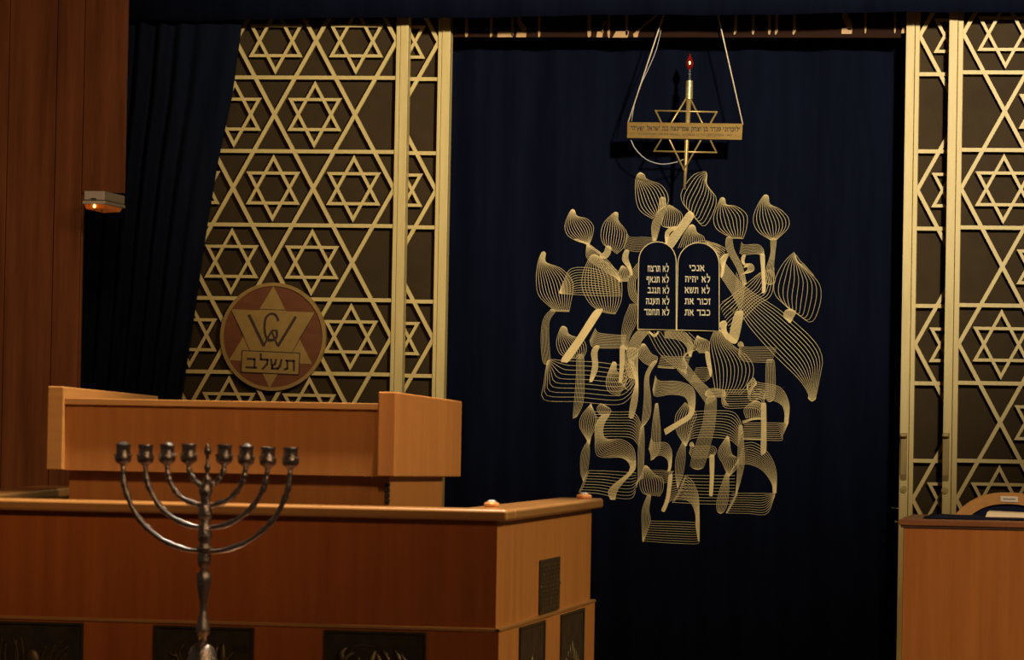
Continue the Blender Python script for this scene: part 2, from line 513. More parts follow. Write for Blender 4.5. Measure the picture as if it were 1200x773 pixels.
# --- upper left tile
family(BUD, 1, [(308,340),(285,385),(270,440),(285,490),(330,522),(405,548)], [(330,345),(345,378),(405,395),(442,440),(435,500),(415,552)], 12)
family(STEM, 1, [(330,520),(400,548),(450,585),(480,605)], [(345,518),(410,544),(460,580),(486,600)], 3, 0.0016)
family(LEAF, 1, [(402,552),(400,620),(440,665),(560,740),(600,775)], [(414,552),(480,602),(540,660),(590,730),(606,775)], 11, 0.001)
family(BUD, 1, [(558,358),(505,415),(485,490),(500,545),(525,565)], [(588,362),(590,405),(642,478),(625,560),(578,605)], 11)
family(STEM, 1, [(517,560),(503,595),(480,612)], [(546,572),(535,610),(515,630)], 8, 0.0016)
family(LET, 1, [(640,478),(665,505),(740,505),(815,510)], [(622,560),(640,580),(720,592),(795,570)], 9, 0.0009)
family(STEM, 1, [(628,588),(615,640),(650,690),(672,735)], [(656,588),(650,630),(668,680),(678,720)], 8, 0.0016)
family(BUD, 1, [(602,690),(588,725),(612,772)], [(622,678),(668,715),(645,772)], 10)
family(BUD, 1, [(705,130),(695,185),(702,290),(730,350),(800,395)], [(748,125),(765,155),(850,190),(892,250),(890,310),(850,335)], 11)
family(STEM, 1, [(845,272),(832,350),(795,430),(800,522)], [(877,275),(880,340),(848,430),(822,522)], 9, 0.0012)
family(BUD, 1, [(890,320),(868,380),(858,435),(900,450)], [(925,322),(975,365),(972,430),(925,448)], 10)
family(STEM, 1, [(905,450),(878,480),(880,545)], [(950,450),(905,480),(888,545)], 7, 0.0016)
# --- upper right tile
family(BUD, 2, [(240,108),(165,130),(98,230),(105,300),(150,352)], [(250,190),(305,265),(290,350),(232,437),(162,370)], 11)
family(STEM, 2, [(135,352),(70,445),(0,540)], [(168,380),(110,470),(36,580)], 14, 0.0016)
family(BUD, 2, [(140,438),(110,490),(78,570)], [(176,438),(188,475),(228,500),(240,545)], 13)
family(BUD, 2, [(332,270),(310,325),(290,395),(310,455),(375,498)], [(360,275),(368,308),(430,320),(492,370),(492,450),(470,515)], 10)
family(STEM, 2, [(366,515),(370,580),(430,690),(472,790)], [(400,508),(415,580),(465,680),(490,780)], 8, 0.001)
family(LEAF, 2, [(400,512),(440,512),(470,515)], [(380,505),(430,508),(466,510)], 2)
family(BUD, 2, [(593,255),(555,320),(532,400),(560,470),(635,522)], [(622,258),(630,305),(690,335),(742,390),(738,450),(668,520)], 11)
family(STEM, 2, [(635,520),(635,600),(610,690),(600,775)], [(668,520),(660,600),(652,690),(660,775)], 7, 0.0011)
family(LET, 2, [(460,535),(480,552),(560,550),(592,580),(595,612)], [(448,600),(478,612),(540,606),(588,612)], 9, 0.001)
family(STEM, 2, [(574,612),(580,700),(585,785),(585,840)], [(598,612),(600,700),(604,785),(602,830)], 9, 0.0016)
family(STEM, 2, [(465,620),(460,645),(470,668)], [(486,615),(478,645),(482,668)], 6, 0.0016)
family(LET, 2, [(478,665),(525,668),(538,700),(515,718),(462,730)], [(475,690),(495,685),(500,695),(495,705),(455,738)], 9)
family(BUD, 4, [(770,32),(700,110),(655,215),(665,290),(730,355),(752,378)], [(800,85),(885,165),(937,240),(932,350),(880,450),(790,395)], 11)
family(LEAF, 4, [(785,50),(800,90),(830,105),(860,140),(890,172)], [(790,45),(812,80),(835,100),(866,135),(896,170)], 2)
family(STEM, 4, [(725,380),(712,415),(735,440)], [(785,390),(772,420),(755,452)], 12, 0.0016)
family(LET, 2, [(240,530),(310,545),(365,575)], [(255,555),(300,600),(345,650)], 7)
family(LET, 2, [(160,540),(240,525),(330,560)], [(240,560),(300,590),(326,640)], 5)
# --- left middle tile
family(BUD, 3, [(75,30),(50,100),(42,200),(60,290),(145,372)], [(104,35),(103,88),(200,130),(267,220),(245,382)], 13)
family(LEAF, 3, [(130,375),(190,378),(245,380)], [(135,385),(190,386),(245,387)], 3)
family(STEM, 3, [(130,380),(85,440),(72,560),(85,690)], [(165,385),(125,450),(125,580),(132,690)], 8, 0.0008)
family(LET, 3, [(185,272),(215,200),(262,126),(400,130),(545,190)], [(188,278),(300,285),(420,290),(560,292)], 12)
family(BUD, 3, [(372,55),(330,150),(323,240),(360,325),(415,378)], [(428,58),(540,150),(560,230),(555,320),(520,397)], 13)
family(LEAF, 3, [(440,380),(480,390),(520,394)], [(440,388),(480,396),(520,400)], 2)
family(STEM, 3, [(392,388),(300,530),(200,675)], [(442,382),(345,540),(246,682)], 19, 0.0016)
family(BUD, 3, [(195,485),(170,570),(190,640),(250,672)], [(232,488),(245,525),(330,560),(348,620),(325,672)], 12)
family(STEM, 5, [(292,40),(285,200),(268,402)], [(332,40),(335,220),(325,330),(290,402)], 8, 0.0009)
family(LET, 3, [(400,488),(420,515),(500,525),(590,530)], [(368,560),(390,602),(480,607),(575,606)], 12)
family(STEM, 5, [(395,-20),(378,20),(385,90),(368,187)], [(425,-20),(412,20),(415,110),(385,187)], 9, 0.0016)
family(STEM, 5, [(550,-18),(548,100),(542,190)], [(578,-18),(575,80),(560,190)], 9, 0.0016)
family(LET, 5, [(118,62),(150,57),(220,65),(400,72),(580,92),(610,70)], [(112,68),(92,200),(92,300),(300,312),(530,330),(610,290),(655,215)], 10)
family(LEAF, 3, [(612,340),(570,450),(558,560),(585,615)], [(658,338),(655,440),(610,540),(592,622)], 9, 0.0009)
family(STEM, 3, [(662,500),(610,570),(580,690),(600,775)], [(732,500),(680,570),(655,660),(655,775)], 12, 0.0012)
family(STEM, 5, [(592,0),(625,120),(645,200),(620,300),(605,403)], [(660,0),(658,100),(662,230),(655,320),(632,407)], 9, 0.0013)
family(LET, 5, [(590,60),(560,120),(545,170),(550,195)], [(640,60),(640,170),(600,240),(560,200)], 8)
family(BUD, 5, [(500,78),(465,180),(480,250),(545,277)], [(526,80),(530,130),(590,150),(580,215)], 12)
family(BUD, 3, [(680,588),(660,640),(690,690),(742,718)], [(706,588),(740,640),(778,662),(772,692)], 10)
family(STEM, 5, [(742,78),(702,160),(697,300),(682,462)], [(776,70),(727,160),(738,300),(732,400),(692,462)], 8, 0.001)
family(BUD, 3, [(668,85),(605,180),(608,290),(660,352)], [(668,150),(645,200),(648,270),(664,300)], 6)
# --- below the tablets
family(LET, 3, [(820,545),(900,555),(950,590),(965,655)], [(825,505),(930,503),(988,580),(978,660)], 10, 0.001)
family(LET, 3, [(800,653),(880,660),(975,655)], [(780,722),(880,728),(955,722)], 10, 0.0009)
family(LEAF, 3, [(780,716),(830,722),(880,724)], [(780,724),(830,728),(880,730)], 2)
family(LEAF, 3, [(722,510),(760,540),(790,508)], [(730,506),(760,525),(782,506)], 6)
family(LET, 3, [(715,508),(800,650),(960,775),(60,105,6),(180,235,6),(250,330,6)], [(960,508),(1040,600),(110,30,6),(180,150,6),(270,240,6),(305,300,6)], 13, 0.0009)
family(STEM, 6, [(245,300),(225,440),(185,560),(148,690),(165,715),(195,722)], [(308,290),(300,440),(275,560),(240,680),(225,712),(195,722)], 14, 0.0008)
family(BUD, 4, [(295,505),(265,590),(275,700),(290,180,6),(302,245,6)], [(340,505),(400,585),(490,650),(535,110,6),(510,210,6),(450,272,6)], 12)
family(STEM, 6, [(250,245),(290,232),(350,242)], [(248,278),(290,282),(352,282)], 8, 0.0016)
family(BUD, 4, [(188,535),(170,590),(205,637)], [(206,540),(262,570),(256,637)], 11)
family(STEM, 4, [(240,635),(250,700),(262,740),(268,150,6)], [(262,635),(272,700),(278,100,6),(276,160,6)], 7, 0.0016)
family(LET, 6, [(180,108),(240,105),(275,120)], [(148,187),(225,192),(268,170)], 10, 0.0009)
family(LET, 4, [(335,62),(480,235),(700,385),(890,555),(948,660),(940,130,6),(905,302,6)], [(328,165),(415,300),(490,450),(640,630),(800,170,6),(860,260,6),(868,302,6)], 12)
family(STEM, 6, [(862,285),(885,305),(908,285)], [(866,296),(885,309),(904,296)], 3, 0.0016)
family(STEM, 4, [(328,75),(340,120),(335,180)], [(380,40),(362,90),(352,150)], 10, 0.0016)
family(LET, 4, [(576,150),(480,230),(345,335),(328,360)], [(655,120),(640,280),(560,345),(430,475),(395,505)], 10)
family(LET, 4, [(430,150),(420,270),(340,330)], [(480,210),(470,320),(440,420)], 7, 0.0009)
family(STEM, 4, [(420,400),(385,540),(400,575),(420,578)], [(472,395),(450,520),(435,565),(420,578)], 15, 0.0016)
family(STEM, 4, [(328,465),(358,540),(412,578)], [(366,448),(372,510),(432,562)], 10, 0.0016)
family(STEM, 4, [(322,460),(340,450),(366,452)], [(326,480),(345,475),(362,478)], 4, 0.0016)
family(LET, 4, [(452,568),(480,600),(600,600),(672,608)], [(440,640),(468,682),(560,692),(642,692)], 10, 0.0009)
family(STEM, 6, [(610,70),(606,200),(612,300),(630,312)], [(656,70),(662,200),(655,290),(632,312)], 8, 0.001)
family(STEM, 4, [(445,575),(458,568),(470,580)], [(445,595),(458,590),(470,598)], 4, 0.0016)
# --- lower left letters
family(LET, 5, [(765,155),(790,187),(900,190),(985,225),(1003,300),(985,400),(905,460),(828,512)], [(750,235),(765,280),(860,268),(940,282),(965,340),(962,385),(900,430),(818,480)], 13)
family(LET, 5, [(378,322),(318,400),(310,465),(345,530),(366,570)], [(380,335),(412,420),(400,470),(378,520),(368,570)], 10)
family(LET, 5, [(390,372),(540,374),(640,382),(690,470)], [(430,525),(520,522),(620,530),(668,580)], 10)
family(LEAF, 7, [(152,78),(112,160),(108,270),(125,330)], [(158,90),(162,160),(150,260),(128,330)], 8, 0.0009)
family(LET, 5, [(432,322),(412,350),(425,385),(445,392)], [(452,330),(488,355),(488,380),(450,395)], 9)
family(LET, 5, [(440,390),(402,450),(400,540),(405,620),(440,648),(560,650),(610,690),(600,740),(160,860),(148,910,5),(170,907,5)][:8] + [(300,350,7),(268,395,7),(285,440,7)], [(488,385),(448,460),(460,535),(560,540),(632,590),(648,680),(440,200,7),(435,260,7),(370,330,7),(326,385,7),(312,440,7)], 14, m=30)
family(STEM, 5, [(676,468),(662,600),(660,773),(445,370,7)], [(696,470),(698,600),(690,773),(465,300,7)], 7, 0.001)
family(STEM, 5, [(765,330),(745,480),(738,657)], [(782,330),(797,500),(790,610),(750,662)], 8, 0.001)
family(LET, 5, [(738,533),(760,560),(830,560),(864,610),(862,700),(852,732)], [(725,595),(748,642),(800,635),(838,660),(846,700),(840,732)], 10)
family(LET, 7, [(158,263),(300,268),(445,278)], [(100,395),(210,402),(330,430),(415,430),(440,390)], 9)
family(LEAF, 7, [(150,262),(125,330),(98,395)], [(158,264),(135,330),(106,395)], 2)
family(BUD, 7, [(492,240),(465,330),(478,390),(510,412)], [(512,238),(560,290),(602,310),(608,370),(585,420)], 11)
family(STEM, 7, [(512,412),(480,500),(478,600),(482,690)], [(532,420),(520,500),(528,570),(488,690)], 8, 0.0011)
family(LET, 7, [(525,568),(660,570),(802,578)], [(482,688),(650,700),(800,706),(822,690)], 10)
family(LET, 7, [(648,292),(690,288),(765,312),(812,400),(822,520),(822,690)], [(605,500),(645,450),(705,430),(770,460),(798,530),(800,600),(815,690)], 12)
family(STEM, 7, [(640,300),(625,430),(598,500)], [(662,295),(645,430),(618,507)], 9, 0.0016)
family(LET, 7, [(530,262),(600,262),(672,268)], [(600,340),(635,330),(650,290)], 9, 0.0008)
family(LEAF, 7, [(722,85),(685,180),(680,280),(690,360)], [(738,95),(736,200),(720,300),(692,372)], 8, 0.0009)
family(LEAF, 7, [(735,300),(700,390),(662,455)], [(742,300),(708,390),(670,455)], 2)
family(LET, 7, [(735,292),(900,294),(1040,294)], [(662,455),(840,465),(1040,466)], 10)
# --- lower right letters
family(LET, 6, [(118,315),(62,400),(72,500),(118,580)], [(150,340),(185,390),(160,460),(125,580)], 10)
family(LET, 6, [(165,370),(380,368),(445,410),(470,500)], [(120,580),(170,530),(370,535),(440,580)], 11)
family(LET, 8, [(155,95),(172,115),(280,115),(308,140),(292,182)], [(140,155),(165,186),(235,186),(272,182)], 9, 0.001)
family(STEM, 8, [(268,178),(270,300),(266,410)], [(294,178),(292,300),(284,412)], 9, 0.0016)
family(STEM, 8, [(148,98),(158,92),(168,105)], [(150,118),(158,112),(166,120)], 4, 0.0016)
family(LET, 8, [(374,52),(318,150),(345,220),(380,300)], [(384,60),(400,160),(440,190),(440,240),(384,300)], 11)
family(STEM, 8, [(362,285),(315,430),(312,505),(330,522)], [(384,295),(380,430),(358,505),(335,522)], 9, 0.0011)
family(LET, 8, [(480,98),(545,98),(625,165),(668,270),(668,400)], [(385,300),(420,235),(505,225),(585,262),(640,340),(648,400)], 12)
family(LET, 8, [(405,400),(530,400),(662,402)], [(368,520),(500,522),(610,524),(658,420)], 10)
family(LEAF, 8, [(430,395),(400,455),(366,520)], [(440,395),(412,455),(374,520)], 4)
family(STEM, 6, [(446,460),(440,600),(436,740),(425,870)], [(468,460),(477,600),(475,710),(432,870)], 7, 0.0011)
family(LET, 6, [(530,170),(560,195),(690,225),(745,320),(742,440)], [(500,275),(520,305),(600,292),(690,322),(718,370),(718,440)], 11)
family(STEM, 6, [(520,180),(532,168),(544,182)], [(500,250),(510,270),(530,230)], 6, 0.0016)
family(LET, 6, [(345,240),(500,240),(590,242),(602,290)], [(345,335),(385,352),(540,350),(582,385)], 9)
family(LET, 6, [(345,250),(340,300),(345,330)], [(380,262),(360,300),(385,340)], 5)
family(LET, 6, [(478,440),(620,440),(742,440)], [(468,536),(690,546),(705,520),(740,445)], 10)
family(LEAF, 6, [(466,430),(530,412),(600,408)], [(470,444),(530,422),(600,418)], 5)
family(LEAF, 6, [(470,532),(530,535),(590,538)], [(470,540),(530,541),(590,542)], 3)
family(BUD, 6, [(520,318),(478,360),(490,412)], [(575,322),(590,380),(565,412)], 11)
family(STEM, 6, [(580,330),(580,480),(578,625)], [(606,330),(608,480),(607,605)], 10, 0.0016)

# --- tablets of the law, an appliqué over the stitching
def tablet_outline(x0, x1, ztop, yb0, yb1):
    pts = [(x0, yb0)]
    r = (x1 - x0) / 2
    sh = ztop + r * 0.98
    pts.append((x0 + 1.2, sh))
    for k in range(1, 12):
        t = math.pi * (1 - k / 12)
        pts.append(((x0 + x1) / 2 + 0.6 + r * 0.97 * math.cos(t), sh - r * 0.98 * math.sin(t)))
    pts += [(x1, sh), (x1, yb1)]
    return pts
for (x0, x1, zt, yb0, yb1, lines, lx) in (
        (748.2, 793.2, 283.5, 385.8, 386.6, ['לא תרצח', 'לא תנאף', 'לא תגנב', 'לא תענה', 'לא תחמד'], ((760, 784.5), (758.5, 784.5), (760, 785), (758, 785), (756, 785))),
        (793.6, 843.2, 284.5, 386.6, 388, ['אנכי', 'לא יהיה', 'לא תשא', 'זכור את', 'כבד את'], ((808.5, 826), (803.5, 832.5), (803, 832), (803, 833), (803, 832.5)))):
    out = tablet_outline(x0, x1, zt, yb0, yb1)
    W = [on_cloth(p[0], p[1], 0.0) for p in out]
    n = len(W)
    mb = MB()
    ytop = Y_CURT - 0.016
    yv = min(w.y for w in W) - 0.0085
    c = sum((w for w in W), Vector()) / n
    vs = [(w.x, yv, w.z) for w in W] + [(w.x, yv + 0.004, w.z) for w in W]
    mb.add(vs, [tuple(range(n)), tuple(range(n, 2 * n))[::-1]] + [(i, n + i, n + (i + 1) % n, (i + 1) % n) for i in range(n)])
    tab = mb.build('embroidered_tablet', M['navy'], curtain)
    tab['label'] = 'navy arched tablet edged in gold cord'
    rim = MB().tube([(w.x, yv - 0.0006, w.z) for w in W + [W[0]]], 0.0013, 6)
    rim.build('tablet_border', M['thread'], tab)
    for k, (s, (a, b)) in enumerate(zip(lines, lx)):
        yb = (318.2 if x0 < 780 else 317.3) + k * (12.7 if x0 < 780 else 13.0)
        yb0_ = yb + (0.2 if x0 < 780 else 0.3)
        top = 6.8
        base = yb0_
        def corner(u, v, a=a, b=b, base=base, top=top):
            p = at(lerp(a, b, u), base - v * top + 0.016 * (u - 0.5) * (b - a), Y_CURT)
            return Vector((p.x, yv - 0.0012, p.z))
        hebrew('tablet_lettering', s, corner, M['thread_text'], tab)

# ------------------------------------------------------------------ sliding lattice doors of the ark
def clip_line(x, z, dx, dz, W0, W1, Z0, Z1):
    t0, t1 = -99.0, 99.0
    for p, d, lo, hi in ((x, dx, W0, W1), (z, dz, Z0, Z1)):
        if abs(d) < 1e-9:
            if p < lo or p > hi:
                return None
            continue
        a, b = (lo - p) / d, (hi - p) / d
        if a > b:
            a, b = b, a
        t0, t1 = max(t0, a), min(t1, b)
    if t1 - t0 < 0.03:
        return None
    return (x + dx * t0, z + dz * t0), (x + dx * t1, z + dz * t1)
_star = {}
def star_mesh(key, hw, ht, zs, w, th):
    if key in _star:
        return _star[key]
    mb = MB()
    for s in (1, -1):
        tri = [(0, s * ht), (-hw, -s * zs), (hw, -s * zs)]
        cen = Vector((0, 0))
        inn = []
        # inset triangle outline built as three mitred bars
        P = [Vector(p) for p in tri]
        def inset(P, d):
            out = []
            for i in range(3):
                a, b, c = P[i - 1], P[i], P[(i + 1) % 3]
                e1, e2 = (b - a).normalized(), (c - b).normalized()
                g = sum(P, Vector((0, 0))) / 3
                n1, n2 = Vector((-e1.y, e1.x)), Vector((-e2.y, e2.x))
                if (g - b).dot(n1) < 0: n1 = -n1
                if (g - b).dot(n2) < 0: n2 = -n2
                bis = (n1 + n2).normalized()
                out.append(b + bis * (d / max(0.2, bis.dot(n1))))
            return out
        Q = inset(P, w)
        y0 = 0.0 if s > 0 else 0.0007
        for i in range(3):
            j = (i + 1) % 3
            mb.prism([tuple(P[i]), tuple(P[j]), tuple(Q[j]), tuple(Q[i])], 'y', y0, y0 + th)
    me = bpy.data.meshes.new('star')
    me.from_pydata([tuple(v) for v in mb.v], [], mb.f)
    me.materials.append(M['gold'])
    _star[key] = me
    return me
def ark_door(side, x_in, x_mid, x_out, Y, z_h, pitch, period, width, label, first_even, handle=None):
    """side -1: lattice runs to the left of the stile, +1: to the right. x_in = stile edge next to the lattice."""
    zb, zt = 0.10, z_h + pitch * 1.5
    far = x_in + side * width
    root = thing('lattice_door', ((x_in + far) / 2, Y, zb), label, 'sliding door', 'gilt sliding lattice doors of the ark')
    lo, hi = min(x_in, far), max(x_in, far)
    MB().box(lo - 0.004 if side > 0 else lo, hi + 0.004 if side < 0 else hi, Y + 0.030, Y + 0.036, zb, zt).build('backing_panel', M['backing'], root)
    # stile in two strips with a groove between them
    MB().box(x_in, x_mid - side * -0.0008, Y - 0.006, Y + 0.040, zb, zt).build('stile', M['gold'], root, bevel=0.0012)
    MB().box(x_mid + side * -0.0008, x_out, Y - 0.010, Y + 0.040, zb, zt).build('stile', M['gold'], root, bevel=0.0015)
    MB().box(far, far + side * 0.05, Y - 0.008, Y + 0.040, zb, zt).build('stile', M['gold'], root, bevel=0.0015)
    MB().box(lo, hi, Y - 0.008, Y + 0.040, zb, zb + 0.07).build('bottom_rail', M['gold'], root, bevel=0.0015)
    th, w = 0.010, 0.0126
    Z0, Z1 = zb + 0.06, zt
    k0 = int((z_h - Z0) / pitch) + 1
    # horizontal bars
    for k in range(-1, k0 + 1):
        z = z_h - k * pitch
        if Z0 < z < Z1:
            MB().box(lo, hi, Y, Y + th, z - w / 2, z + w / 2).build('lattice_bar', M['gold'], root)
    # diagonals: cross the stile edge at the middle of the odd rows
    zc = z_h - pitch * (0.5 if first_even else 1.5)
    kx, kz = period / 2, pitch
    for sgn in (1, -1):
        y = Y + (0.0004 if sgn > 0 else 0.0008)
        for i in range(-14, 15):
            x = x_in + side * (i * period)
            seg = clip_line(x, zc, kx, sgn * kz, lo, hi, Z0, Z1)
            if seg:
                MB().bar(seg[0], seg[1], w, y, y + th).build('lattice_bar', M['gold'], root)
    # stars in the hexagons
    hw, ht, zs = period * 0.335, pitch * 0.455, pitch * 0.2235
    me = star_mesh(round(pitch, 4), hw, ht, zs, 0.0100, th - 0.001)
    for r in range(-2, k0 + 1):
        z = z_h - pitch * (r + 0.5)
        odd = (r % 2 == 0) == first_even
        for i in range(0, 12):
            u = period * (i + 0.5) if odd else period * (i + 1)
            if u + hw > width - 0.01 or z - ht < Z0 or z + ht > Z1:
                continue
            o = bpy.data.objects.new('star', me)
            coll.objects.link(o)
            o.parent = root
            o.location = Vector((x_in + side * u, Y + 0.0002, z)) - ORIG[root]
    if handle:
        (hx0, hx1, hy0, hy1, lx, ly) = handle
        a, b = at(hx0, hy0, Y - 0.03), at(hx1, hy1, Y - 0.03)
        h = MB()
        xm, hw2 = (a.x + b.x) / 2, (b.x - a.x) / 2
        h.prism([(Y - 0.012, a.z), (Y - 0.045, a.z - 0.002), (Y - 0.045, a.z - 0.012), (Y - 0.024, a.z - 0.016),
                 (Y - 0.018, b.z + 0.02), (Y - 0.012, b.z)], 'x', xm - hw2, xm + hw2)
        h.build('handle', M['brass_dark'], root, bevel=0.002)
        c = at(lx, ly, Y - 0.012)
        l = MB()
        n = 18
        l.prism([(c.x + 0.011 * math.cos(2 * math.pi * i / n), c.z + 0.011 * math.sin(2 * math.pi * i / n)) for i in range(n)], 'y', Y - 0.016, Y - 0.009)
        lk = l.build('lock', M['brass_dark'], root)
        kh = MB()
        kh.prism([(c.x + 0.005 * math.cos(2 * math.pi * i / 10), c.z + 0.005 * math.sin(2 * math.pi * i / 10)) for i in range(10)], 'y', Y - 0.019, Y - 0.016)
        kh.box(c.x - 0.0012, c.x + 0.0012, Y - 0.0195, Y - 0.019, c.z - 0.004, c.z + 0.004)
        kh.build('keyhole', M['brass_dark'], lk)
    return root
# left pair
zA = at(462, 91.2, Y_DOOR).z
pA = (zA - at(460, 438.8, Y_DOOR).z) / 4
sA = at(462.5, 223, Y_DOOR).x - at(367.8, 223, Y_DOOR).x
xi = lambda px, py, Y: at(px, py, Y).x
dl = ark_door(-1, xi(461, 250, Y_DOOR), xi(465.8, 250, Y_DOOR), xi(475.3, 250, Y_DOOR), Y_DOOR, zA, pA, sA, 1.02,
         'gilt lattice sliding door bearing the round monogram medallion', False)
zA2 = at(505, 92.6, Y_BACK_DOOR).z
ark_door(-1, xi(510.2, 250, Y_BACK_DOOR), xi(514.6, 250, Y_BACK_DOOR), xi(524.6, 250, Y_BACK_DOOR), Y_BACK_DOOR, zA2, pA * 1.004, sA, 1.02,
         'rear lattice door between the medallion door and the navy ark curtain', False)
# right pair
zB = at(1129, 84.6, Y_DOOR).z
pB = (zB - at(1120, 539.3, Y_DOOR).z) / 5
sB = (at(1176.3, 222, Y_DOOR).x - at(1126.5, 222, Y_DOOR).x) * 2
ark_door(1, xi(1126.3, 222, Y_DOOR), xi(1120.0, 222, Y_DOOR), xi(1109.6, 222, Y_DOOR), Y_DOOR, zB, pB, sB, 0.72,
         'lattice door at right edge with brass handle and round lock, in front', False, (1104.5, 1111.5, 507, 564, 1107.3, 574.3))
zB2 = at(1078, 86.8, Y_BACK_DOOR).z
pB2 = (zB2 - at(1072, 539.5, Y_BACK_DOOR).z) / 5
dr = ark_door(1, xi(1075.2, 222, Y_BACK_DOOR), xi(1069.7, 222, Y_BACK_DOOR), xi(1059.2, 222, Y_BACK_DOOR), Y_BACK_DOOR, zB2, pB2, sB, 0.72,
         'rear lattice door right of the ark curtain, half hidden behind its twin', False, (1055.3, 1062.0, 507, 563, 1059, 573))

for bx_, by_, l_ in ((1053.5, 595.3, 0.024), (1053.5, 611.2, 0.014)):
    p = at(bx_, by_, Y_BACK_DOOR + 0.015)
    MB().tube([(p.x - l_, p.y, p.z), (p.x + 0.012, p.y, p.z)], 0.0035, 10).build('latch_bolt', M['chrome'] if l_ > 0.02 else M['brass'], dr, smooth=True)

# medallion on the left front door
mc = at(319.5, 394.3, Y_DOOR - 0.02)
mr = (at(381.5, 394.3, Y_DOOR - 0.02).x - at(257.5, 394.3, Y_DOOR - 0.02).x) / 2
def circle(r, n=56):
    return [(mc.x + r * math.cos(2 * math.pi * i / n), mc.z + r * math.sin(2 * math.pi * i / n)) for i in range(n)]
disc = MB().prism(circle(mr * 0.95), 'y', Y_DOOR - 0.012, Y_DOOR + 0.002).build('medallion', M['mahogany'], dl)
disc['label'] = 'round mahogany medallion with gold star and monogram'
ring = MB()
co, ci = circle(mr), circle(mr * 0.935)
n = len(co)
for i in range(n):
    j = (i + 1) % n
    ring.prism([co[i], co[j], ci[j], ci[i]], 'y', Y_DOOR - 0.018, Y_DOOR + 0.002)
ring.build('rim', M['disc_gold'], disc)
def med(x, y, dy=0.0):              # medallion point from its 825x773 close-up (240..400 x 320..470)
    p = at(240 + x / 5.156, 320 + y / 5.153, Y_DOOR - 0.012)
    return (p.x, p.z)
y1 = Y_DOOR - 0.012
MB().prism([med(415, 78), med(147, 525), med(648, 548)], 'y', y1 - 0.0018, y1).build('star_triangle', M['disc_gold'], disc)
MB().prism([med(160, 218), med(666, 236), med(392, 692)], 'y', y1 - 0.0030, y1).build('star_triangle', M['disc_gold'], disc)
def stroke(mb, pts, w, y0, y1_):
    P = spline(pts, max(2, 8 * (len(pts) - 1))) if len(pts) > 2 else [Vector(p) for p in pts]
    for a, b in zip(P[:-1], P[1:]):
        mb.bar(tuple(a), tuple(b), w, y0, y1_)
seams = MB()
for a, b in (((160, 220), (275, 470)), ((666, 238), (530, 475)), ((330, 217), (488, 222))):
    stroke(seams, [med(*a), med(*b)], 0.0016, y1 - 0.0038, y1 - 0.0025)
seams.build('engraved_line', M['burnt'], disc)
mono = MB()
stroke(mono, [med(268, 250), med(360, 440)], 0.009, y1 - 0.0055, y1 - 0.002)
stroke(mono, [med(552, 262), med(444, 440)], 0.009, y1 - 0.0055, y1 - 0.002)
stroke(mono, [med(356, 440), med(405, 350)], 0.006, y1 - 0.0056, y1 - 0.002)
stroke(mono, [med(405, 350), med(444, 440)], 0.006, y1 - 0.0057, y1 - 0.002)
stroke(mono, [med(380, 398), med(428, 400)], 0.0045, y1 - 0.0058, y1 - 0.002)
stroke(mono, [med(448, 288), med(430, 252), med(400, 245), med(372, 268), med(364, 310), med(366, 360), med(382, 400), med(410, 405), med(436, 385), med(436, 345)], 0.0070, y1 - 0.0059, y1 - 0.002)
stroke(mono, [med(405, 345), med(438, 345)], 0.005, y1 - 0.0060, y1 - 0.002)
mono.build('monogram', M['burnt'], disc)
pl = MB()
pq = [med(228, 466), med(576, 482), med(570, 612), med(222, 596)]
pl.prism(pq, 'y', y1 - 0.005, y1)
plate = pl.build('name_plate', M['disc_gold'], disc)
fr = MB()
for i in range(4):
    fr.bar(pq[i], pq[(i + 1) % 4], 0.0030, y1 - 0.0062, y1 - 0.0045)
fr.build('plate_border', M['burnt'], plate)
def med_corner(u, v):
    a = Vector(med(250, 574)); b = Vector(med(546, 588)); c = Vector(med(252, 510))
    p = a + (b - a) * u + (c - a) * v
    return (p.x, y1 - 0.0056, p.y)
hebrew('plate_lettering', 'תשלב', med_corner, M['burnt'], plate)

# ------------------------------------------------------------------ frieze board with carved letters, above the curtain
Y_FR = 0.098
fz0, fz1 = at(800, 44.0, Y_FR).z, at(800, -40, Y_FR).z
frieze = thing('inscribed_board', ((cx0 + cx1) / 2, Y_FR, fz0), 'dark wooden frieze board with carved gold letters above the ark curtain', 'sign')
MB().box(at(531, 30, Y_FR).x, at(1056, 30, Y_FR).x, Y_FR, Y_FR + 0.03, fz0, fz1).build('board', M['frieze'], frieze, bevel=0.002)
def fl(zx, zy, o=(520, 0), s=2.143):
    p = at(o[0] + zx / s, o[1] + zy / s, Y_FR)
    return (p.x, p.z)
def letter(polys):
    mb = MB()
    for q in polys:
        mb.prism(q, 'y', Y_FR - 0.006, Y_FR)
    return mb.build('carved_letter', M['frieze_letter'], frieze)
def leg(x, o, s, yb=92, yt=-20, w=5, bend=0):
    return [fl(x - w + bend, yt, o, s), fl(x + w + bend, yt, o, s), fl(x + w * 0.9 + bend * 0.6, yb - 22, o, s), fl(x + w * 0.2, yb, o, s), fl(x - w * 0.7, yb, o, s), fl(x - w + bend * 0.5, yb - 22, o, s)]
A3 = ((540, 10), 9.23)
A4 = ((660, 10), 9.23)
A5 = ((840, 10), 5.217)
def foot(x0, x1, o, s, y0, y1, slant=10):
    return [fl(x0, y1, o, s), fl(x0 + slant, y0, o, s), fl(x1, y0, o, s), fl(x1 - slant * 0.4, y1, o, s)]
letter([leg(65, *A3, yb=310, yt=-150, w=16)])
letter([leg(326, *A3, yb=312, yt=-150, w=13, bend=10)])
letter([foot(396, 566, *A3, 250, 312), leg(560, *A3, yb=300, yt=-150, w=12)])
letter([foot(600, 712, *A3, 250, 312), [fl(x, y, *A3) for x, y in ((620, -60), (660, -60), (650, 130), (712, 210), (708, 270), (670, 260), (610, 150))]])
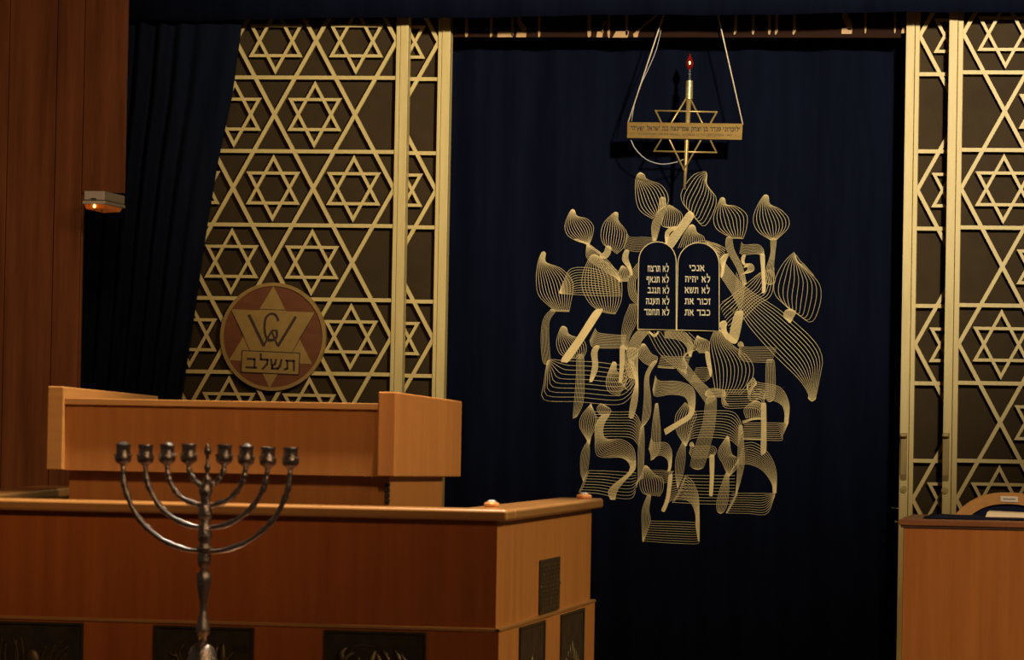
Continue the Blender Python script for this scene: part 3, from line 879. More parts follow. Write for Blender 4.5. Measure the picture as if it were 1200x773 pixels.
letter([leg(850, *A3, yb=312, yt=-150, w=13)])
letter([leg(285, *A4, yb=312, yt=-150, w=20)])
letter([foot(360, 430, *A4, 250, 312), [fl(x, y, *A4) for x, y in ((415, 260), (425, 180), (460, 135), (490, 128), (490, 145), (460, 155), (440, 190), (436, 270))], leg(500, *A4, yb=318, yt=-150, w=14, bend=-8)])
letter([foot(535, 715, *A4, 245, 315, 40), leg(690, *A4, yb=290, yt=-150, w=14)])
letter([[fl(x, y, *A4) for x, y in ((762, 310), (760, 275), (785, 255), (800, 240), (1010, 60), (1020, 80), (830, 235), (812, 280), (808, 312))]])
for bx, bend in ((110, 12), (224, 0), (323, 0), (362, 8), (470, 10)):
    letter([leg(bx, *A5, yb=160, yt=-80, w=9, bend=bend)])
letter([foot(762, 828, *A5, 120, 156, 4), [fl(x, y, *A5) for x, y in ((770, -60), (800, -60), (800, 40), (828, 95), (825, 135), (800, 130), (768, 60))]])
letter([leg(910, *A5, yb=152, yt=-80, w=6)])
letter([leg(1090, *A5, yb=152, yt=-80, w=6)])
letter([foot(1128, 1160, *A5, 115, 152, 6)])

# ------------------------------------------------------------------ dark drapes
def drape_edge(z):                  # right edge of the gathered drape, measured along its height
    pts = [(-20, 290), (28, 283), (110, 272), (190, 255), (280, 240), (360, 229), (465, 213), (560, 200), (773, 186)]
    for (y0, x0), (y1_, x1) in zip(pts[:-1], pts[1:]):
        p0, p1 = at(x0, y0, -0.056), at(x1, y1_, -0.056)
        if p1.z <= z <= p0.z:
            return lerp(p1.x, p0.x, (z - p1.z) / (p0.z - p1.z))
    return at(186, 773, -0.056).x if z < 1.0 else at(290, -20, -0.056).x
dz1 = at(200, -60, -0.056).z
rows = []
for i in range(41):
    z = lerp(0.03, dz1, i / 40)
    xl, xr = at(70, 300, -0.056).x, drape_edge(z)
    row = []
    for k in range(161):
        u = k / 160
        amp = 0.017 * (0.65 + 0.35 * math.sin(3.1 * u + 0.4 * z))
        row.append((lerp(xl, xr, u), -0.056 + amp * math.sin(u * 2 * math.pi * 8.5 + 0.5 * math.sin(z * 1.7)) + 0.005 * math.sin(u * 61 + z), z))
    rows.append(row)
tag(MB().sheet(rows).build('side_drape', M['navy_dark'], smooth=True, thick=0.005), 'dark navy side drape gathered left of the gilt lattice doors', 'drape')
rows = []
vxl, vxr = at(146, 10, -0.105).x - 0.4, 0.75
zva, zvb = at(200, 23.5, -0.105), at(1150, 14.0, -0.105)
for i in range(11):
    row = []
    for k in range(241):
        x = lerp(vxl, vxr, k / 240)
        zb = lerp(zva.z, zvb.z, (x - zva.x) / (zvb.x - zva.x)) + 0.0025 * math.sin(x * 7 + 1)
        z = lerp(zb, 3.3, i / 10)
        row.append((x, -0.105 + 0.008 * math.sin(x * 26 + 0.8 * math.sin(x * 3)), z))
    rows.append(row)
tag(MB().sheet(rows).build('valance', M['navy'], smooth=True, thick=0.006), 'navy cloth valance hanging across the top of the ark', 'valance')
# rail the drape and valance hang from
tag(MB().tube([(vxl, -0.078, 3.28), (vxr, -0.078, 3.28)], 0.012, 10).build('curtain_rail', M['brass'], smooth=True), 'curtain rail above the navy valance', 'rail')

# ------------------------------------------------------------------ eternal lamp
Y_L = 0.06
lamp = thing('hanging_lamp', at(803, 222, Y_L), 'brass eternal lamp with star, engraved plate and red flame bulb', 'lamp')
def L2(px, py, Y=Y_L):
    p = at(px, py, Y)
    return (p.x, p.z)
MB().prism([L2(735.6, 143.2), L2(870.8, 145.0), L2(869.8, 164.2), L2(735.3, 162.0)], 'y', Y_L - 0.012, Y_L - 0.006).build('name_plate', M['plate_brass'], lamp, bevel=0.0006)
npl = lamp.children[-1] if lamp.children else None
plate_obj = [o for o in bpy.data.objects if o.parent == lamp and o.name.startswith('name_plate')][0]
def plate_corner(x0, x1, y0, y1_):
    def fn(u, v):
        px = lerp(x0, x1, u)
        p = at(px, lerp(y1_, y0, v) + 0.0137 * (px - 803), Y_L - 0.0126)
        return (p.x, Y_L - 0.0126, p.z)
    return fn
hebrew('engraved_text', '״לזכרוני סנדר בן יצחק שפרינצה בת ישראל ישעיה״', plate_corner(739.5, 867, 148.6, 153.2), M['engraving'], plate_obj, 1.25)
lettering('engraved_text', 'IN MEMORY OF MY ISRAEL, WORLD 12 TO SEPTEMBER 1967', plate_corner(748, 858, 156.3, 159.3), M['engraving'], plate_obj)
for tri in (((806.7, 111), (766.5, 177.0), (839.5, 178.6)), ((768.2, 129.6), (840, 131.2), (801.5, 198.8))):
    mb = MB()
    for i in range(3):
        mb.tube([at(*tri[i], Y_L), at(*tri[(i + 1) % 3], Y_L)], 0.0030, 8)
        mb.ball(at(*tri[i], Y_L), 0.0031)
    mb.build('star_triangle', M['brass'], lamp, smooth=True)
mb = MB()
mb.tube([at(807.3, 116, Y_L + 0.004), at(804.8, 165, Y_L + 0.004), at(803.5, 195, Y_L + 0.004), at(802, 221.5, Y_L + 0.004)], [0.0085, 0.0075, 0.006, 0.004], 12)
mb.build('stem', M['brass'], lamp, smooth=True)
MB().tube([at(808, 94.6, Y_L + 0.004), at(807.4, 116, Y_L + 0.004)], [0.0115, 0.0125], 16).build('candle_tube', M['brass'], lamp, smooth=False)
c = at(808, 94.6, Y_L + 0.004)
MB().lathe(c, [(0.0095, 0), (0.0095, 0.006), (0.006, 0.008), (0.0065, 0.016), (0.0085, 0.018), (0.008, 0.024), (0.0055, 0.026), (0.0060, 0.036)], 14).build('socket', M['chrome'], lamp, smooth=False)
bulb = MB().lathe((c.x, c.y, c.z + 0.036), [(0.004, 0), (0.0105, 0.012), (0.0125, 0.021), (0.0105, 0.031), (0.0055, 0.042), (0.0015, 0.052), (0.0004, 0.056)], 16).build('bulb', M['red_glass'], lamp, smooth=True)
fb = MB()
fb.ball((c.x + 0.001, c.y - 0.010, c.z + 0.058), 0.0032, 1, 1, 1.9)
fb.build('filament', M['filament'], bulb, smooth=True)
def cord(pts, r, name='cord', mt='cord_mat'):
    MB().tube([at(*p) for p in pts], r, 7).build(name, M[mt], lamp, smooth=True)
cord([(735.8, 144, Y_L), (777.5, 18, Y_L), (790, -20, Y_L)], 0.0024)
cord([(870.5, 146, Y_L), (841.5, 18, Y_L), (833, -20, Y_L)], 0.0024)
wire = [Vector((x, y, 0)) for x, y in ((778, 18), (770, 55), (760, 80), (752, 97), (744, 120), (740, 142))]
MB().tube([at(p.x, p.y, Y_L + 0.02) for p in spline([tuple(w) for w in wire], 14)], 0.0014, 6).build('power_cable', M['cable'], lamp, smooth=True)
loop = spline([(739, 163, 0), (745, 175, 0), (758, 187, 0), (775, 192.2, 0), (792, 190, 0), (803, 186, 0)], 24)
MB().tube([at(p.x, p.y, Y_L + 0.012) for p in loop], 0.0019, 6).build('power_cable', M['cable'], lamp, smooth=True)

# ------------------------------------------------------------------ bimah: parapet with cap and bronze panels
SB = (Vector(at(582, 660, Y_BIM)) - CAM).length / F_PX        # metres per pixel there
bx1 = at(581.5, 680, Y_BIM).x
bx0 = at(-190, 660, Y_BIM).x
ycap = Y_BIM - 0.022
zc1 = at(593, 597, ycap).z
zc0 = at(593, 611, ycap).z
zp = at(580, 736.2, Y_BIM).z
dist = lambda px0, px1: None
by1 = CAM.y + (Y_BIM - CAM.y) * (1332.4 - 582) / (1332.4 - 695)       # far end of the side wall
cy1 = CAM.y + (ycap - CAM.y) * (1332.4 - 594.7) / (1332.4 - 709.8)
capx1 = at(594.7, 604, ycap).x
WT = 0.07
bim = thing('bimah_parapet', ((bx0 + bx1) / 2, Y_BIM, FLOOR), 'beech bimah parapet with capped ledge and dark bronze relief panels', 'bimah')
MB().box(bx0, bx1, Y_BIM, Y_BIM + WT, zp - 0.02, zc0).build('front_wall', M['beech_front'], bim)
MB().box(bx1 - WT, bx1 + 0.0003, Y_BIM + 0.0005, by1, zp - 0.02, zc0).build('side_wall', M['beech'], bim)
# plinth, a little proud, with a rounded upper edge
px_ = 0.009
def plinth_profile():
    return [(0, 0), (0, zp - 0.003), (0.003, zp), (0.06, zp), (0.06, 0)]
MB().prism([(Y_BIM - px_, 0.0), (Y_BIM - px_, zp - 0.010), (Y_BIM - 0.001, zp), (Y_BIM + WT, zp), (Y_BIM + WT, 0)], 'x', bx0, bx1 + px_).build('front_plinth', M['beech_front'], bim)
pz_end = CAM.y + (Y_BIM - CAM.y) * (1332.4 - 584.5) / (1332.4 - 698.8)
MB().prism([(bx1 + px_ + 0.0003, 0.0), (bx1 + px_ + 0.0003, zp - 0.010), (bx1 + 0.001, zp + 0.0003), (bx1 - WT, zp + 0.0003), (bx1 - WT, 0)], 'y', Y_BIM - px_ + 0.0005, pz_end).build('side_plinth', M['beech'], bim)
MB().box(bx0, bx1 + px_ + 0.003, Y_BIM - px_ - 0.003, Y_BIM - 0.0004, zp - 0.0075, zp + 0.0008).build('trim_strip', M['beech_edge'], bim, bevel=0.002)
MB().box(bx1 + 0.0004, bx1 + px_ + 0.003, Y_BIM - px_ - 0.0030, pz_end, zp - 0.0075, zp + 0.0009).build('trim_strip', M['beech_edge'], bim, bevel=0.002)
# capped ledge: front, right arm and the slightly splayed left arm
CW = 0.115
MB().box(bx0, capx1, ycap, ycap + CW, zc0, zc1).build('cap_ledge', M['beech_edge'], bim, bevel=0.008)
MB().box(capx1 - CW, capx1, ycap + CW, cy1, zc0, zc1).build('cap_ledge', M['beech_edge'], bim, bevel=0.008)
a0, a1 = at(-60, 583.4, ycap), None
def cap_on_top(px, py):              # point on the level of the cap's upper face
    d = ray(px, py)
    return CAM + d * ((zc1 - CAM.z) / d.z)
q0, q1 = cap_on_top(0, 578.0), cap_on_top(76, 570.9)
dirv = (q1 - q0).normalized()
q0e = q0 - dirv * ((q0.y - (ycap + CW)) / dirv.y)
nrm = Vector((-1, 0, 0))
pl_ = [(q0e.x, q0e.y), (q1.x + dirv.x * 0.25, q1.y + dirv.y * 0.25), (q1.x + dirv.x * 0.25 - CW, q1.y + dirv.y * 0.25), (q0e.x - CW, q0e.y)]
MB().prism(pl_, 'z', zc0, zc1).build('cap_ledge', M['beech_edge'], bim, bevel=0.008)
pl_ = [(p[0] - 0.022 if i < 2 else p[0] + 0.022, p[1]) for i, p in enumerate(pl_)]
MB().prism(pl_, 'z', 0, zc0).build('side_wall', M['beech'], bim)

def relief_leaf(mb, p, q, w, y, bow=0.0):
    """tapered leaf or stem from p to q (x,z), raised from the plane y."""
    p, q = Vector(p), Vector(q)
    d = (q - p)
    nn = Vector((-d.y, d.x)) * bow
    pts = spline([tuple(p), tuple((p + q) / 2 + nn), tuple(q)], 9)
    mb.tube([(v.x, y, v.y) for v in pts], [w * (0.35 + 0.9 * math.sin(math.pi * min(1, 0.12 + 0.88 * i / 8))) for i in range(9)], 6)
    return mb
def front_panel(px0, px1, kind):
    x0, x1 = at(px0, 745, Y_BIM - px_).x, at(px1, 745, Y_BIM - px_).x
    zt = at((px0 + px1) / 2, 727.5 + 0.0275 * (px0 + px1) / 2 - 0.5, Y_BIM - px_).z
    w = x1 - x0
    zb = zt - w * 1.25
    y = Y_BIM - px_
    pan = MB().box(x0, x1, y - 0.002, y + 0.004, zb, zt).build('relief_panel', M['bronze'], bim)
    fr = MB()
    e = 0.006
    fr.box(x0, x1, y - 0.006, y, zt - e, zt).box(x0, x1, y - 0.006, y, zb, zb + e).box(x0, x0 + e, y - 0.006, y, zb + e, zt - e).box(x1 - e, x1, y - 0.006, y, zb + e, zt - e)
    fr.build('panel_frame', M['bronze'], pan, bevel=0.001)
    leaves = []
    rnd = random.Random(kind * 13 + 5)
    g = lambda px, py: (at(px, py, y).x, at(px, py, y).z)
    if kind == 0:        # reeds fanning either side of an oval fruit
        for a, b, bow in (((2, 790), (3, 746), .05), ((12, 790), (8, 752), .1), ((18, 792), (16, 745), -.1), ((22, 792), (20, 748), .05), ((27, 790), (25, 745), -.05), ((-8, 790), (-10, 748), .1),
                          ((50, 790), (55, 756), .1), ((54, 792), (66, 755), .12), ((58, 792), (74, 750), .15), ((62, 792), (80, 757), .15), ((66, 794), (78, 765), .1)):
            leaves.append(relief_leaf(MB(), g(*a), g(*b), 0.0022, y - 0.004, bow))
        c = g(38, 775)
        leaves.append(MB().ball((c[0], y - 0.002, c[1]), 0.022, 0.85, 0.35, 1.35, 14, 8))
    elif kind == 1:      # branch with rounded leaves
        for a, b, w_, bow in (((240, 800), (205, 762), .004, .15), ((214, 775), (216, 754), .003, .2), ((208, 768), (198, 764), .003, .1), ((222, 785), (220, 762), .003, -.1),
                              ((250, 800), (262, 752), .009, -.1), ((254, 800), (256, 755), .008, .1), ((262, 800), (274, 764), .005, .2), ((268, 800), (276, 780), .004, .1), ((240, 800), (199, 776), .003, .1)):
            leaves.append(relief_leaf(MB(), g(*a), g(*b), w_, y - 0.004, bow))
    else:                # bowed stalk with curled leaves
        for a, b, w_, bow in (((404, 778), (440, 757), .0022, .28), ((404, 776), (407, 758), .007, .3), ((402, 785), (416, 764), .006, .2), ((415, 790), (420, 768), .006, -.2),
                              ((436, 790), (440, 762), .009, .1), ((446, 792), (441, 764), .008, -.1), ((455, 790), (448, 760), .006, -.15), ((467, 790), (462, 760), .006, -.15), ((474, 792), (469, 764), .005, -.15), ((478, 795), (476, 772), .004, -.1), ((425, 790), (432, 771), .005, .2)):
            leaves.append(relief_leaf(MB(), g(*a), g(*b), w_, y - 0.004, bow))
    z_lim = zb + 0.01
    for i in range(10):
        xx = x0 + w * (0.15 + 0.7 * rnd.random())
        leaves.append(relief_leaf(MB(), (xx, z_lim + 0.01), (xx + rnd.uniform(-.02, .02), z_lim + 0.05 + 0.06 * rnd.random()), 0.004, y - 0.004, rnd.uniform(-.2, .2)))
    for lf in leaves:
        lf.build('relief_leaf', M['bronze_relief'], pan, smooth=True)
front_panel(-20, 98, 0)
front_panel(180, 298, 1)
front_panel(380, 500, 2)
def side_panel(px0, px1, pyt):
    X = bx1 + px_
    a, b = atx(px0, pyt, X), atx(px1, pyt - 0.305 * (px1 - px0), X)
    zt = (a.z + b.z) / 2
    zb = zt - 0.28
    pan = MB().box(X - 0.004, X + 0.002, a.y, b.y, zb, zt).build('relief_panel', M['bronze'], bim)
    fr = MB()
    e = 0.006
    fr.box(X, X + 0.006, a.y, b.y, zt - e, zt).box(X, X + 0.006, a.y, b.y, zb, zb + e).box(X, X + 0.006, a.y, a.y + e, zb + e, zt - e).box(X, X + 0.006, b.y - e, b.y, zb + e, zt - e)
    fr.build('panel_frame', M['bronze'], pan, bevel=0.001)
    mb = MB()
    w = b.y - a.y
    for i in range(9):
        t = (i - 4) / 4
        base = Vector((X + 0.003, (a.y + b.y) / 2 + 0.05 * w * t, zb + 0.03))
        tip = Vector((X + 0.003, (a.y + b.y) / 2 + 0.38 * w * t, zt - 0.07 - 0.05 * abs(t)))
        mid = (base + tip) / 2 + Vector((0, 0.06 * w * t, 0.02))
        pts = spline([tuple(base), tuple(mid), tuple(tip)], 8)
        MB().tube(pts, [0.002, 0.004, 0.005, 0.005, 0.0045, 0.004, 0.003, 0.001], 6).build('relief_leaf', M['bronze_relief'], pan, smooth=True)
side_panel(608, 637, 735)
side_panel(656.5, 683, 720)
# small inscribed plaque on the side
pa, pb = atx(631.5, 656.5, bx1), atx(654.5, 652, bx1)
pzb = atx(631.5, 719.5, bx1).z
plq = MB().box(bx1, bx1 + 0.005, pa.y, pb.y, pzb, pa.z).build('plaque', M['bronze'], bim, bevel=0.001)
mb = MB()
for k in range(11):
    z = lerp(pa.z - 0.014, pzb + 0.012, k / 10)
    rnd = random.Random(k)
    y = pa.y + 0.02
    while y < pb.y - 0.03:
        l = rnd.uniform(0.015, 0.05)
        mb.box(bx1 + 0.005, bx1 + 0.0062, y, min(y + l, pb.y - 0.02), z - 0.0022, z + 0.0022)
        y += l + 0.012
mb.build('plaque_text', M['bronze_relief'], plq)
for y in (pa.y + 0.012, pb.y - 0.006):
    MB().ball((bx1 + 0.006, y, (pa.z + pzb) / 2), 0.0035, 0.6).build('screw', M['chrome'], plq, smooth=True)

# two lacquered knobs standing on the ledge
def knob(px, py, pyb, label):
    base = cap_on_top(px, pyb)
    s = (base - CAM).length / F_PX
    r = 9.2 * s
    t = thing('ledge_knob', base, label, 'knob', 'lacquered knobs on the bimah ledge')
    MB().lathe(base, [(r * 0.86, 0), (r, 0.004), (r, 0.008), (r * 0.9, 0.0105), (r * 0.6, 0.0125)], 22).build('base_ring', M['knob_glass'], t, smooth=True)
    MB().lathe((base.x, base.y, base.z + 0.0125), [(r * 0.6, 0), (r * 0.5, 0.003), (r * 0.2, 0.0045)], 22).build('cap', M['foil'], t, smooth=True)
knob(576.0, 592, 594.2, 'small lacquered knob on the front ledge near the parapet corner')
knob(684.5, 581, 584.2, 'small lacquered knob near the far end of the side ledge')

# ------------------------------------------------------------------ reading table inside the bimah
Y_T = -3.86
ldep = (Y_T - CAM.y) * ((1332.4 - 463.3) / (1332.4 - 543.0) - 1)
xl0, xl1 = at(54.8, 500, Y_T).x, at(74, 500, Y_T).x
xr0, xr1 = at(442.5, 510, Y_T).x, at(463.3, 510, Y_T).x
zt_f, zb_f = at(461, 459.0, Y_T).z, at(462, 558.6, Y_T).z
zt_b, zb_b = at(543, 470.0, Y_T + ldep).z, at(541.5, 558.6, Y_T + ldep).z
tbl = thing('reading_table', ((xl0 + xr1) / 2, Y_T + ldep / 2, FLOOR), 'beech reading table with raised side boards inside the bimah', 'reading table')
side = [(Y_T, zb_f), (Y_T, zt_f), (Y_T + ldep, zt_b), (Y_T + ldep, zb_b)]
for a, b in ((xl0, xl1), (xr0, xr1)):
    MB().prism(side, 'x', a, b).build('side_board', M['beech_edge'] if a == xl0 else M['beech'], tbl, bevel=0.003)
zr_t = at(260, 469.3, Y_T + 0.012).z
zr_b = at(260, 477.0, Y_T + 0.012).z
MB().prism([(Y_T + 0.020, zb_f), (Y_T + 0.020, zr_b + 0.002), (Y_T + 0.04, zr_b + 0.002), (Y_T + 0.04, zb_f)], 'x', xl1, xr0).build('front_board', M['beech'], tbl)
drop = (zt_b - zt_f)
MB().prism([(Y_T + 0.010, zr_b), (Y_T + 0.010, zr_t), (Y_T + ldep, zr_t + drop), (Y_T + ldep, zr_b + drop)], 'x', xl1, xr0).build('desk_board', M['beech_edge'], tbl, bevel=0.0015)
# recessed base with its dark hinge
Y_TB = Y_T + 0.06
bxa, bxb = at(81, 575, Y_TB).x, at(456.5, 575, Y_TB).x
bdep = (Y_TB - CAM.y) * ((1332.4 - 456.5) / (1332.4 - 520.3) - 1)
MB().prism([(Y_TB, 0), (Y_TB, zb_f + 0.002), (Y_TB + bdep, lerp(zb_f, zb_b, bdep / ldep) + 0.002), (Y_TB + bdep, 0)], 'x', bxa, bxb).build('base', M['beech'], tbl)
mb = MB()
hx = at(455.5, 575, Y_TB).x
for k in range(4):
    z = at(455.5, 568 + k * 6.2, Y_TB).z
    mb.box(hx - 0.008, hx + 0.003, Y_TB - 0.008, Y_TB + 0.004, z - 0.0045, z + 0.0045)
mb.build('hinge', M['black'], tbl, bevel=0.001)
for px in (289, 312, 385, 392, 428, 437):
    p = at(px, 556.2 + 0.018 * (px - 285), Y_T + 0.03)
    MB().ball((p.x, p.y, zb_f - 0.001), 0.0028).build('stud', M['chrome'], tbl, smooth=True)

# ------------------------------------------------------------------ menorah on a small stand in front of the bimah
Y_M = -5.35
mo = at(239.5, 645, Y_M)
ms = (mo - CAM).length / F_PX
def mz(py):
    return mo.z - (py - 645) * ms
zst = mz(838)
men = thing('menorah', (mo.x, Y_M, zst), 'tarnished silver menorah with eight cups on curved arms', 'menorah')
def prof(lst):
    lst = sorted(lst, key=lambda t: -t[0])
    return [(r * ms, mz(py) - zst) for py, r in lst]
base_c = (mo.x, Y_M, zst)
MB().lathe(base_c, prof([(838, 52), (833, 53), (826, 50), (820, 36), (806, 26), (795, 24), (780, 19.5), (766, 16), (758, 13.5), (754.5, 9), (752, 4.5), (749, 4)]), 32).build('base', M['silver'], men, smooth=True)
MB().lathe(base_c, prof([(752, 4.2), (745, 5), (741, 8.2), (735, 8.0), (727, 6.4), (715, 4.0), (705, 4.3), (697, 6.0), (688, 7.6), (679, 8.6), (672, 8.4), (669, 5.5), (667, 4)]), 20, 8, 0.05).build('stem_baluster', M['silver'], men, smooth=True)
MB().lathe(base_c, prof([(667, 3.4), (665, 4.8), (661, 7.4), (655, 8.0), (649, 7.6), (645, 7.8), (643, 9.2), (640.5, 9.2), (638, 6.0), (636, 5.6), (632, 7.8), (627, 8.4), (622, 7.4), (617, 7.6), (614, 5.2), (611, 6.0), (608, 5.6)]), 20, 8, 0.06).build('stem_knop', M['silver'], men, smooth=True)
MB().lathe(base_c, prof([(608, 6.8), (603, 8.0), (598, 7.6), (592, 6.2), (588, 5.0), (585.5, 6.2), (583, 5.2), (579, 7.0), (575, 7.8), (570, 6.4), (566, 4.6)]), 20, 8, 0.08).build('stem_knop', M['silver'], men, smooth=True)
MB().lathe((mo.x + 1.5 * ms, Y_M, zst), prof([(567, 3.6), (563, 5.0), (560, 4.8), (557, 2.4), (552, 2.6), (549, 4.0), (546, 3.6), (543, 1.8), (538, 2.2), (534, 1.9), (532, 3.8), (529, 4.6), (526, 4.0), (524, 2.4), (522, 2.8), (520.5, 1.6), (520, 0.2)]), 16).build('finial', M['silver'], men, smooth=True)
arms = [
    (1, [(100, 548), (96.5, 575), (81, 607), (55, 631), (25, 643.5), (2, 646)], 647),
    (1, [(73, 548), (69, 570), (53, 596), (28, 613), (2, 619)], 620),
    (1, [(47, 547), (43, 565), (28, 584), (2, 594)], 595),
    (1, [(21, 546), (18.5, 556), (10, 566), (2, 571)], 572)]
cup_prof = [(2.8, 0), (4.6, -2), (8.6, -4.6), (9.8, -8.0), (9.5, -11.5), (8.3, -14.5), (8.0, -18.5), (8.2, -22), (8.9, -24.2), (8.5, -25.4), (6.8, -25.2), (6.4, -21), (6.0, -15)]
for idx, (_, pts, yj) in enumerate(arms):
    for sgn in (-1, 1):
        off = 0.6 if sgn > 0 else 0
        P3 = [(mo.x + sgn * (x + off) * ms, Y_M, mz(y)) for x, y in pts]
        S = spline(P3, 34)
        rad = []
        for i in range(34):
            r = 3.0
            for kf in (0.14, 0.22, 0.44, 0.52, 0.74, 0.82):
                d = abs(i / 33 - kf) * 33
                if d < 1.2:
                    r = max(r, 4.2 - 0.8 * d * d)
            rad.append(r * ms)
        arm = MB().tube(S, rad, 10).build('arm', M['silver'], men, smooth=True)
        cx, cy_ = P3[0][0], pts[0][1]
        cb = (cx, Y_M, mz(cy_))
        cup = MB().lathe(cb, [(r * ms * 1.0, -dz * ms) for r, dz in cup_prof], 20, 6, 0.05).build('candle_cup', M['silver'], arm, smooth=True)
        for k in range(6):
            t = math.pi * (k / 3 + 0.17)
            MB().ball((cx + 9.6 * ms * math.cos(t), Y_M + 9.6 * ms * math.sin(t), mz(cy_ - 12.5)), 1.5 * ms, n=8, m=5).build('bead', M['silver'], cup, smooth=True)
        if (sgn < 0 and idx in (0, 2)) or (sgn > 0 and idx == 2):
            fo = MB()
            rnd = random.Random(idx * 7 + sgn)
            for k in range(9):
                a = rnd.uniform(0, 6.28)
                rr = rnd.uniform(0, 4.5) * ms
                fo.ball((cx + rr * math.cos(a), Y_M + rr * math.sin(a), mz(cy_ - 24.6 - rnd.uniform(0, 2.0))), 2.6 * ms, 1, 1, 0.8, 7, 5)
            fo.build('foil', M['foil'], cup)
# stand just below the picture
st = thing('menorah_stand', (mo.x, Y_M, FLOOR), 'small wooden stand carrying the silver menorah', 'stand')
MB().box(mo.x - 0.2, mo.x + 0.2, Y_M - 0.17, Y_M + 0.17, zst - 0.03, zst).build('top', M['beech_edge'], st, bevel=0.004)
for sx in (-1, 1):
    for sy in (-1, 1):
        MB().box(mo.x + sx * 0.165 - 0.02, mo.x + sx * 0.165 + 0.02, Y_M + sy * 0.135 - 0.02, Y_M + sy * 0.135 + 0.02, 0, zst - 0.03).build('leg', M['beech'], st, bevel=0.003)

# ------------------------------------------------------------------ emergency light on the panelled wall
yf = Y_WALL - 0.24
e0, e1 = at(98.5, 223.5, yf), at(122.5, 237.5, yf)
zt_, zm_, zl_ = e0.z, at(110, 234.2, yf).z, at(110, 239.2, yf).z
zbm = at(110, 245.0, yf).z
em = thing('emergency_light', ((e0.x + e1.x) / 2, Y_WALL, zl_), 'grey box emergency light with amber lens on the wood panelling', 'light')
MB().box(e0.x, e1.x, yf, Y_WALL, zm_, zt_).build('housing', M['grey_plastic'], em, bevel=0.003)
MB().box(e0.x - 0.004, e1.x + 0.003, yf - 0.003, Y_WALL, zl_, zm_ - 0.002).build('rim', M['grey_plastic'], em, bevel=0.003)
ln = MB().prism([(e0.x, zl_), (e1.x, zl_), (e1.x - 0.006, zbm + 0.003), (e0.x + 0.006, zbm)], 'y', yf + 0.004, Y_WALL - 0.03).build('lens', M['amber'], em, bevel=0.002)
for px in (110.5,):
    p = at(px, 241.5, yf)
    MB().ball((p.x, yf + 0.001, p.z), 0.0042, 1, 0.6, 1.2).build('lamp_filament', M['filament'], ln, smooth=True)
for px, py in ((110.5, 246.3), (119.5, 248)):
    p = at(px, py, yf + 0.03)
    MB().ball((p.x, p.y, zbm - 0.002), 0.0035, 1, 1, 1.3).build('screw', M['chrome'], em, smooth=True)
p = at(109.5, 232.8, yf)
MB().box(p.x - 0.009, p.x + 0.009, yf - 0.0015, yf + 0.002, p.z - 0.002, p.z + 0.002).build('slot', M['black'], em)
# wall bracket keeps it on the lintel
# ------------------------------------------------------------------ desk, chair and book at the right
Y_D = -1.75
dzt = at(1130, 609.6, Y_D).z
dzm = at(1130, 616.8, Y_D).z
dx0 = at(1053.5, 612, Y_D).x
dx1 = dx0 + 1.25
desk = thing('desk', ((dx0 + dx1) / 2, Y_D + 0.3, FLOOR), 'orange-brown wooden desk with reddish top edge at the right', 'desk')
MB().box(dx0, dx1, Y_D, Y_D + 0.62, dzm, dzt).build('top', M['desk_edge'], desk, bevel=0.002)
MB().box(dx0 + 0.005, dx1 - 0.005, Y_D + 0.004, Y_D + 0.02, dzm - 0.006, dzm).build('under_edge', M['burnt'], desk)
MB().box(dx0 + 0.012, dx1 - 0.012, Y_D + 0.008, Y_D + 0.026, 0.02, dzm - 0.004).build('front_panel', M['beech'], desk, bevel=0.002)
for x in (dx0 + 0.012, dx1 - 0.034):
    MB().box(x, x + 0.022, Y_D + 0.026, Y_D + 0.58, 0, dzm).build('side_panel', M['beech'], desk)
cl = MB()
zc_ = dzt
xa_, xb_ = at(1082, 606, Y_D + 0.1).x, dx1 - 0.25
rows = []
for j in range(9):
    y = Y_D + 0.10 + 0.46 * j / 8
    rows.append([(lerp(xa_, xb_, k / 30), y, zc_ + 0.003 + 0.0012 * math.sin(k * 0.9 + j)) for k in range(31)])
tag(MB().sheet(rows).build('desk_cloth', M['blue_cloth'], smooth=True, thick=0.003), 'blue cloth laid over the desk top', 'cloth')
# book lying on the cloth
bk0 = at(1154.5, 604, Y_D + 0.13)
zbk0, zbk1 = zc_ + 0.0055, at(1165, 599.6, Y_D + 0.13).z
bk = thing('book', (bk0.x + 0.1, Y_D + 0.2, zbk0), 'thick book with cream page edges lying on the blue desk cloth', 'book')
hk = zbk1 - zbk0
MB().box(bk0.x, bk0.x + 0.23, Y_D + 0.125, Y_D + 0.30, zbk0, zbk0 + 0.003).build('cover', M['book_cover'], bk)
MB().prism([(bk0.x + 0.001, zbk0 + 0.003), (bk0.x + 0.226, zbk0 + 0.003), (bk0.x + 0.226, zbk1 - 0.006), (bk0.x + 0.006, zbk1)], 'y', Y_D + 0.13, Y_D + 0.298).build('pages', M['paper'], bk)

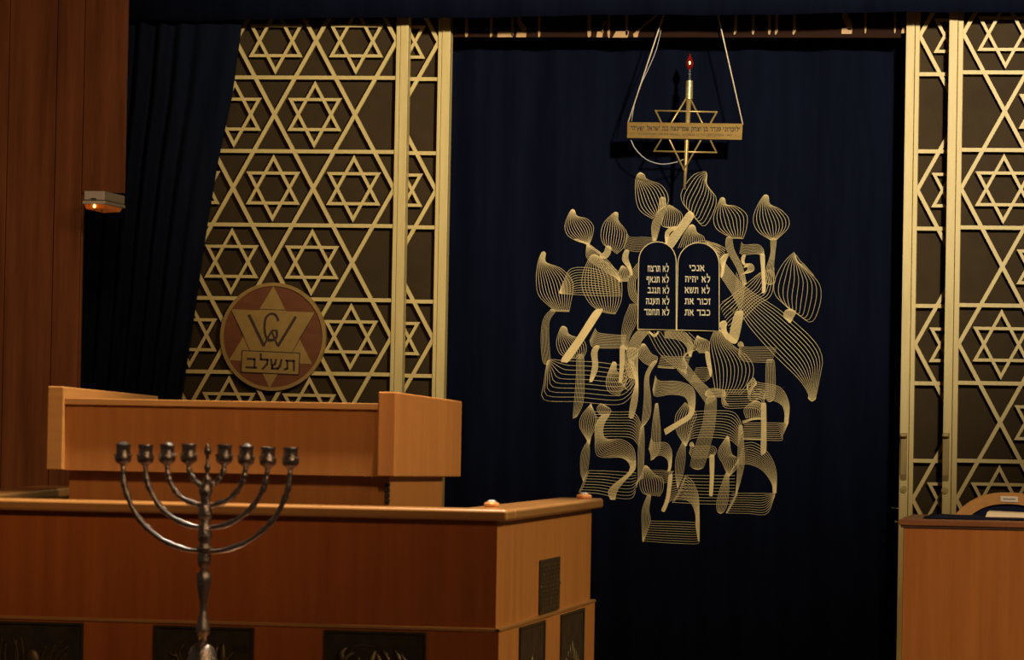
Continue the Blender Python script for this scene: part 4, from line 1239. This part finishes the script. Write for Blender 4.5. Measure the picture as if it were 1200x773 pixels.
# arched chair behind the desk
Y_C = Y_D + 0.78
ctop = at(1182, 576.8, Y_C)
cl_ = at(1117.5, 607, Y_C)
chair = thing('arch_back_chair', (ctop.x, Y_C - 0.22, FLOOR), 'wooden arch-backed chair with navy upholstery behind the desk', 'chair')
def arch(off):
    pts = []
    hwid = (ctop.x - at(1105, 640, Y_C).x) - off
    hgt = ctop.z - 0.52 - off
    for k in range(41):
        t = math.pi * k / 40
        e = 2 / 2.3
        cx_ = math.copysign(abs(math.cos(t)) ** e, -math.cos(t))
        sz_ = abs(math.sin(t)) ** e
        # dome part above, straight posts below
        pts.append((ctop.x + hwid * cx_, ctop.z - off - (0.20 - off) * (1 - sz_)))
    return [(pts[0][0], 0.45)] + pts + [(pts[-1][0], 0.45)]
ao, ai = arch(0.0), arch(0.034)
mb = MB()
for i in range(len(ao) - 1):
    mb.prism([ao[i], ao[i + 1], ai[i + 1], ai[i]], 'y', Y_C, Y_C + 0.035)
mb.build('back_frame', M['chair_wood'], chair)
MB().prism(ai, 'y', Y_C + 0.010, Y_C + 0.028).build('backrest', M['blue_cloth'], chair)
hwid = ctop.x - at(1105, 640, Y_C).x
MB().box(ctop.x - hwid, ctop.x + hwid, Y_C - 0.42, Y_C + 0.03, 0.40, 0.45).build('seat_frame', M['chair_wood'], chair, bevel=0.004)
MB().box(ctop.x - hwid + 0.02, ctop.x + hwid - 0.02, Y_C - 0.40, Y_C, 0.45, 0.49).build('seat', M['blue_cloth'], chair, bevel=0.012)
for sx in (-1, 1):
    for y in (Y_C - 0.40, Y_C - 0.005):
        x = ctop.x + sx * (hwid - 0.022)
        MB().box(x - 0.02, x + 0.02, y, y + 0.035, 0, 0.40).build('leg', M['chair_wood'], chair, bevel=0.003)
la, lb = at(1172.5, 580.8, Y_C), at(1192.8, 588.2, Y_C)
lab = MB().prism([(at(1172.5, 580.8, Y_C).x, la.z), (lb.x, la.z - 0.001), (lb.x, lb.z), (la.x, lb.z + 0.001)], 'y', Y_C - 0.003, Y_C).build('label_plate', M['white_label'], chair)
mb = MB()
for k in range(7):
    x = lerp(la.x, lb.x, 0.2 + 0.6 * k / 6)
    mb.box(x - 0.0022, x + 0.0022, Y_C - 0.0036, Y_C - 0.003, (la.z + lb.z) / 2 - 0.0018, (la.z + lb.z) / 2 + 0.0018)
mb.build('label_text', M['label_ink'], lab)

bpy.context.view_layer.update()
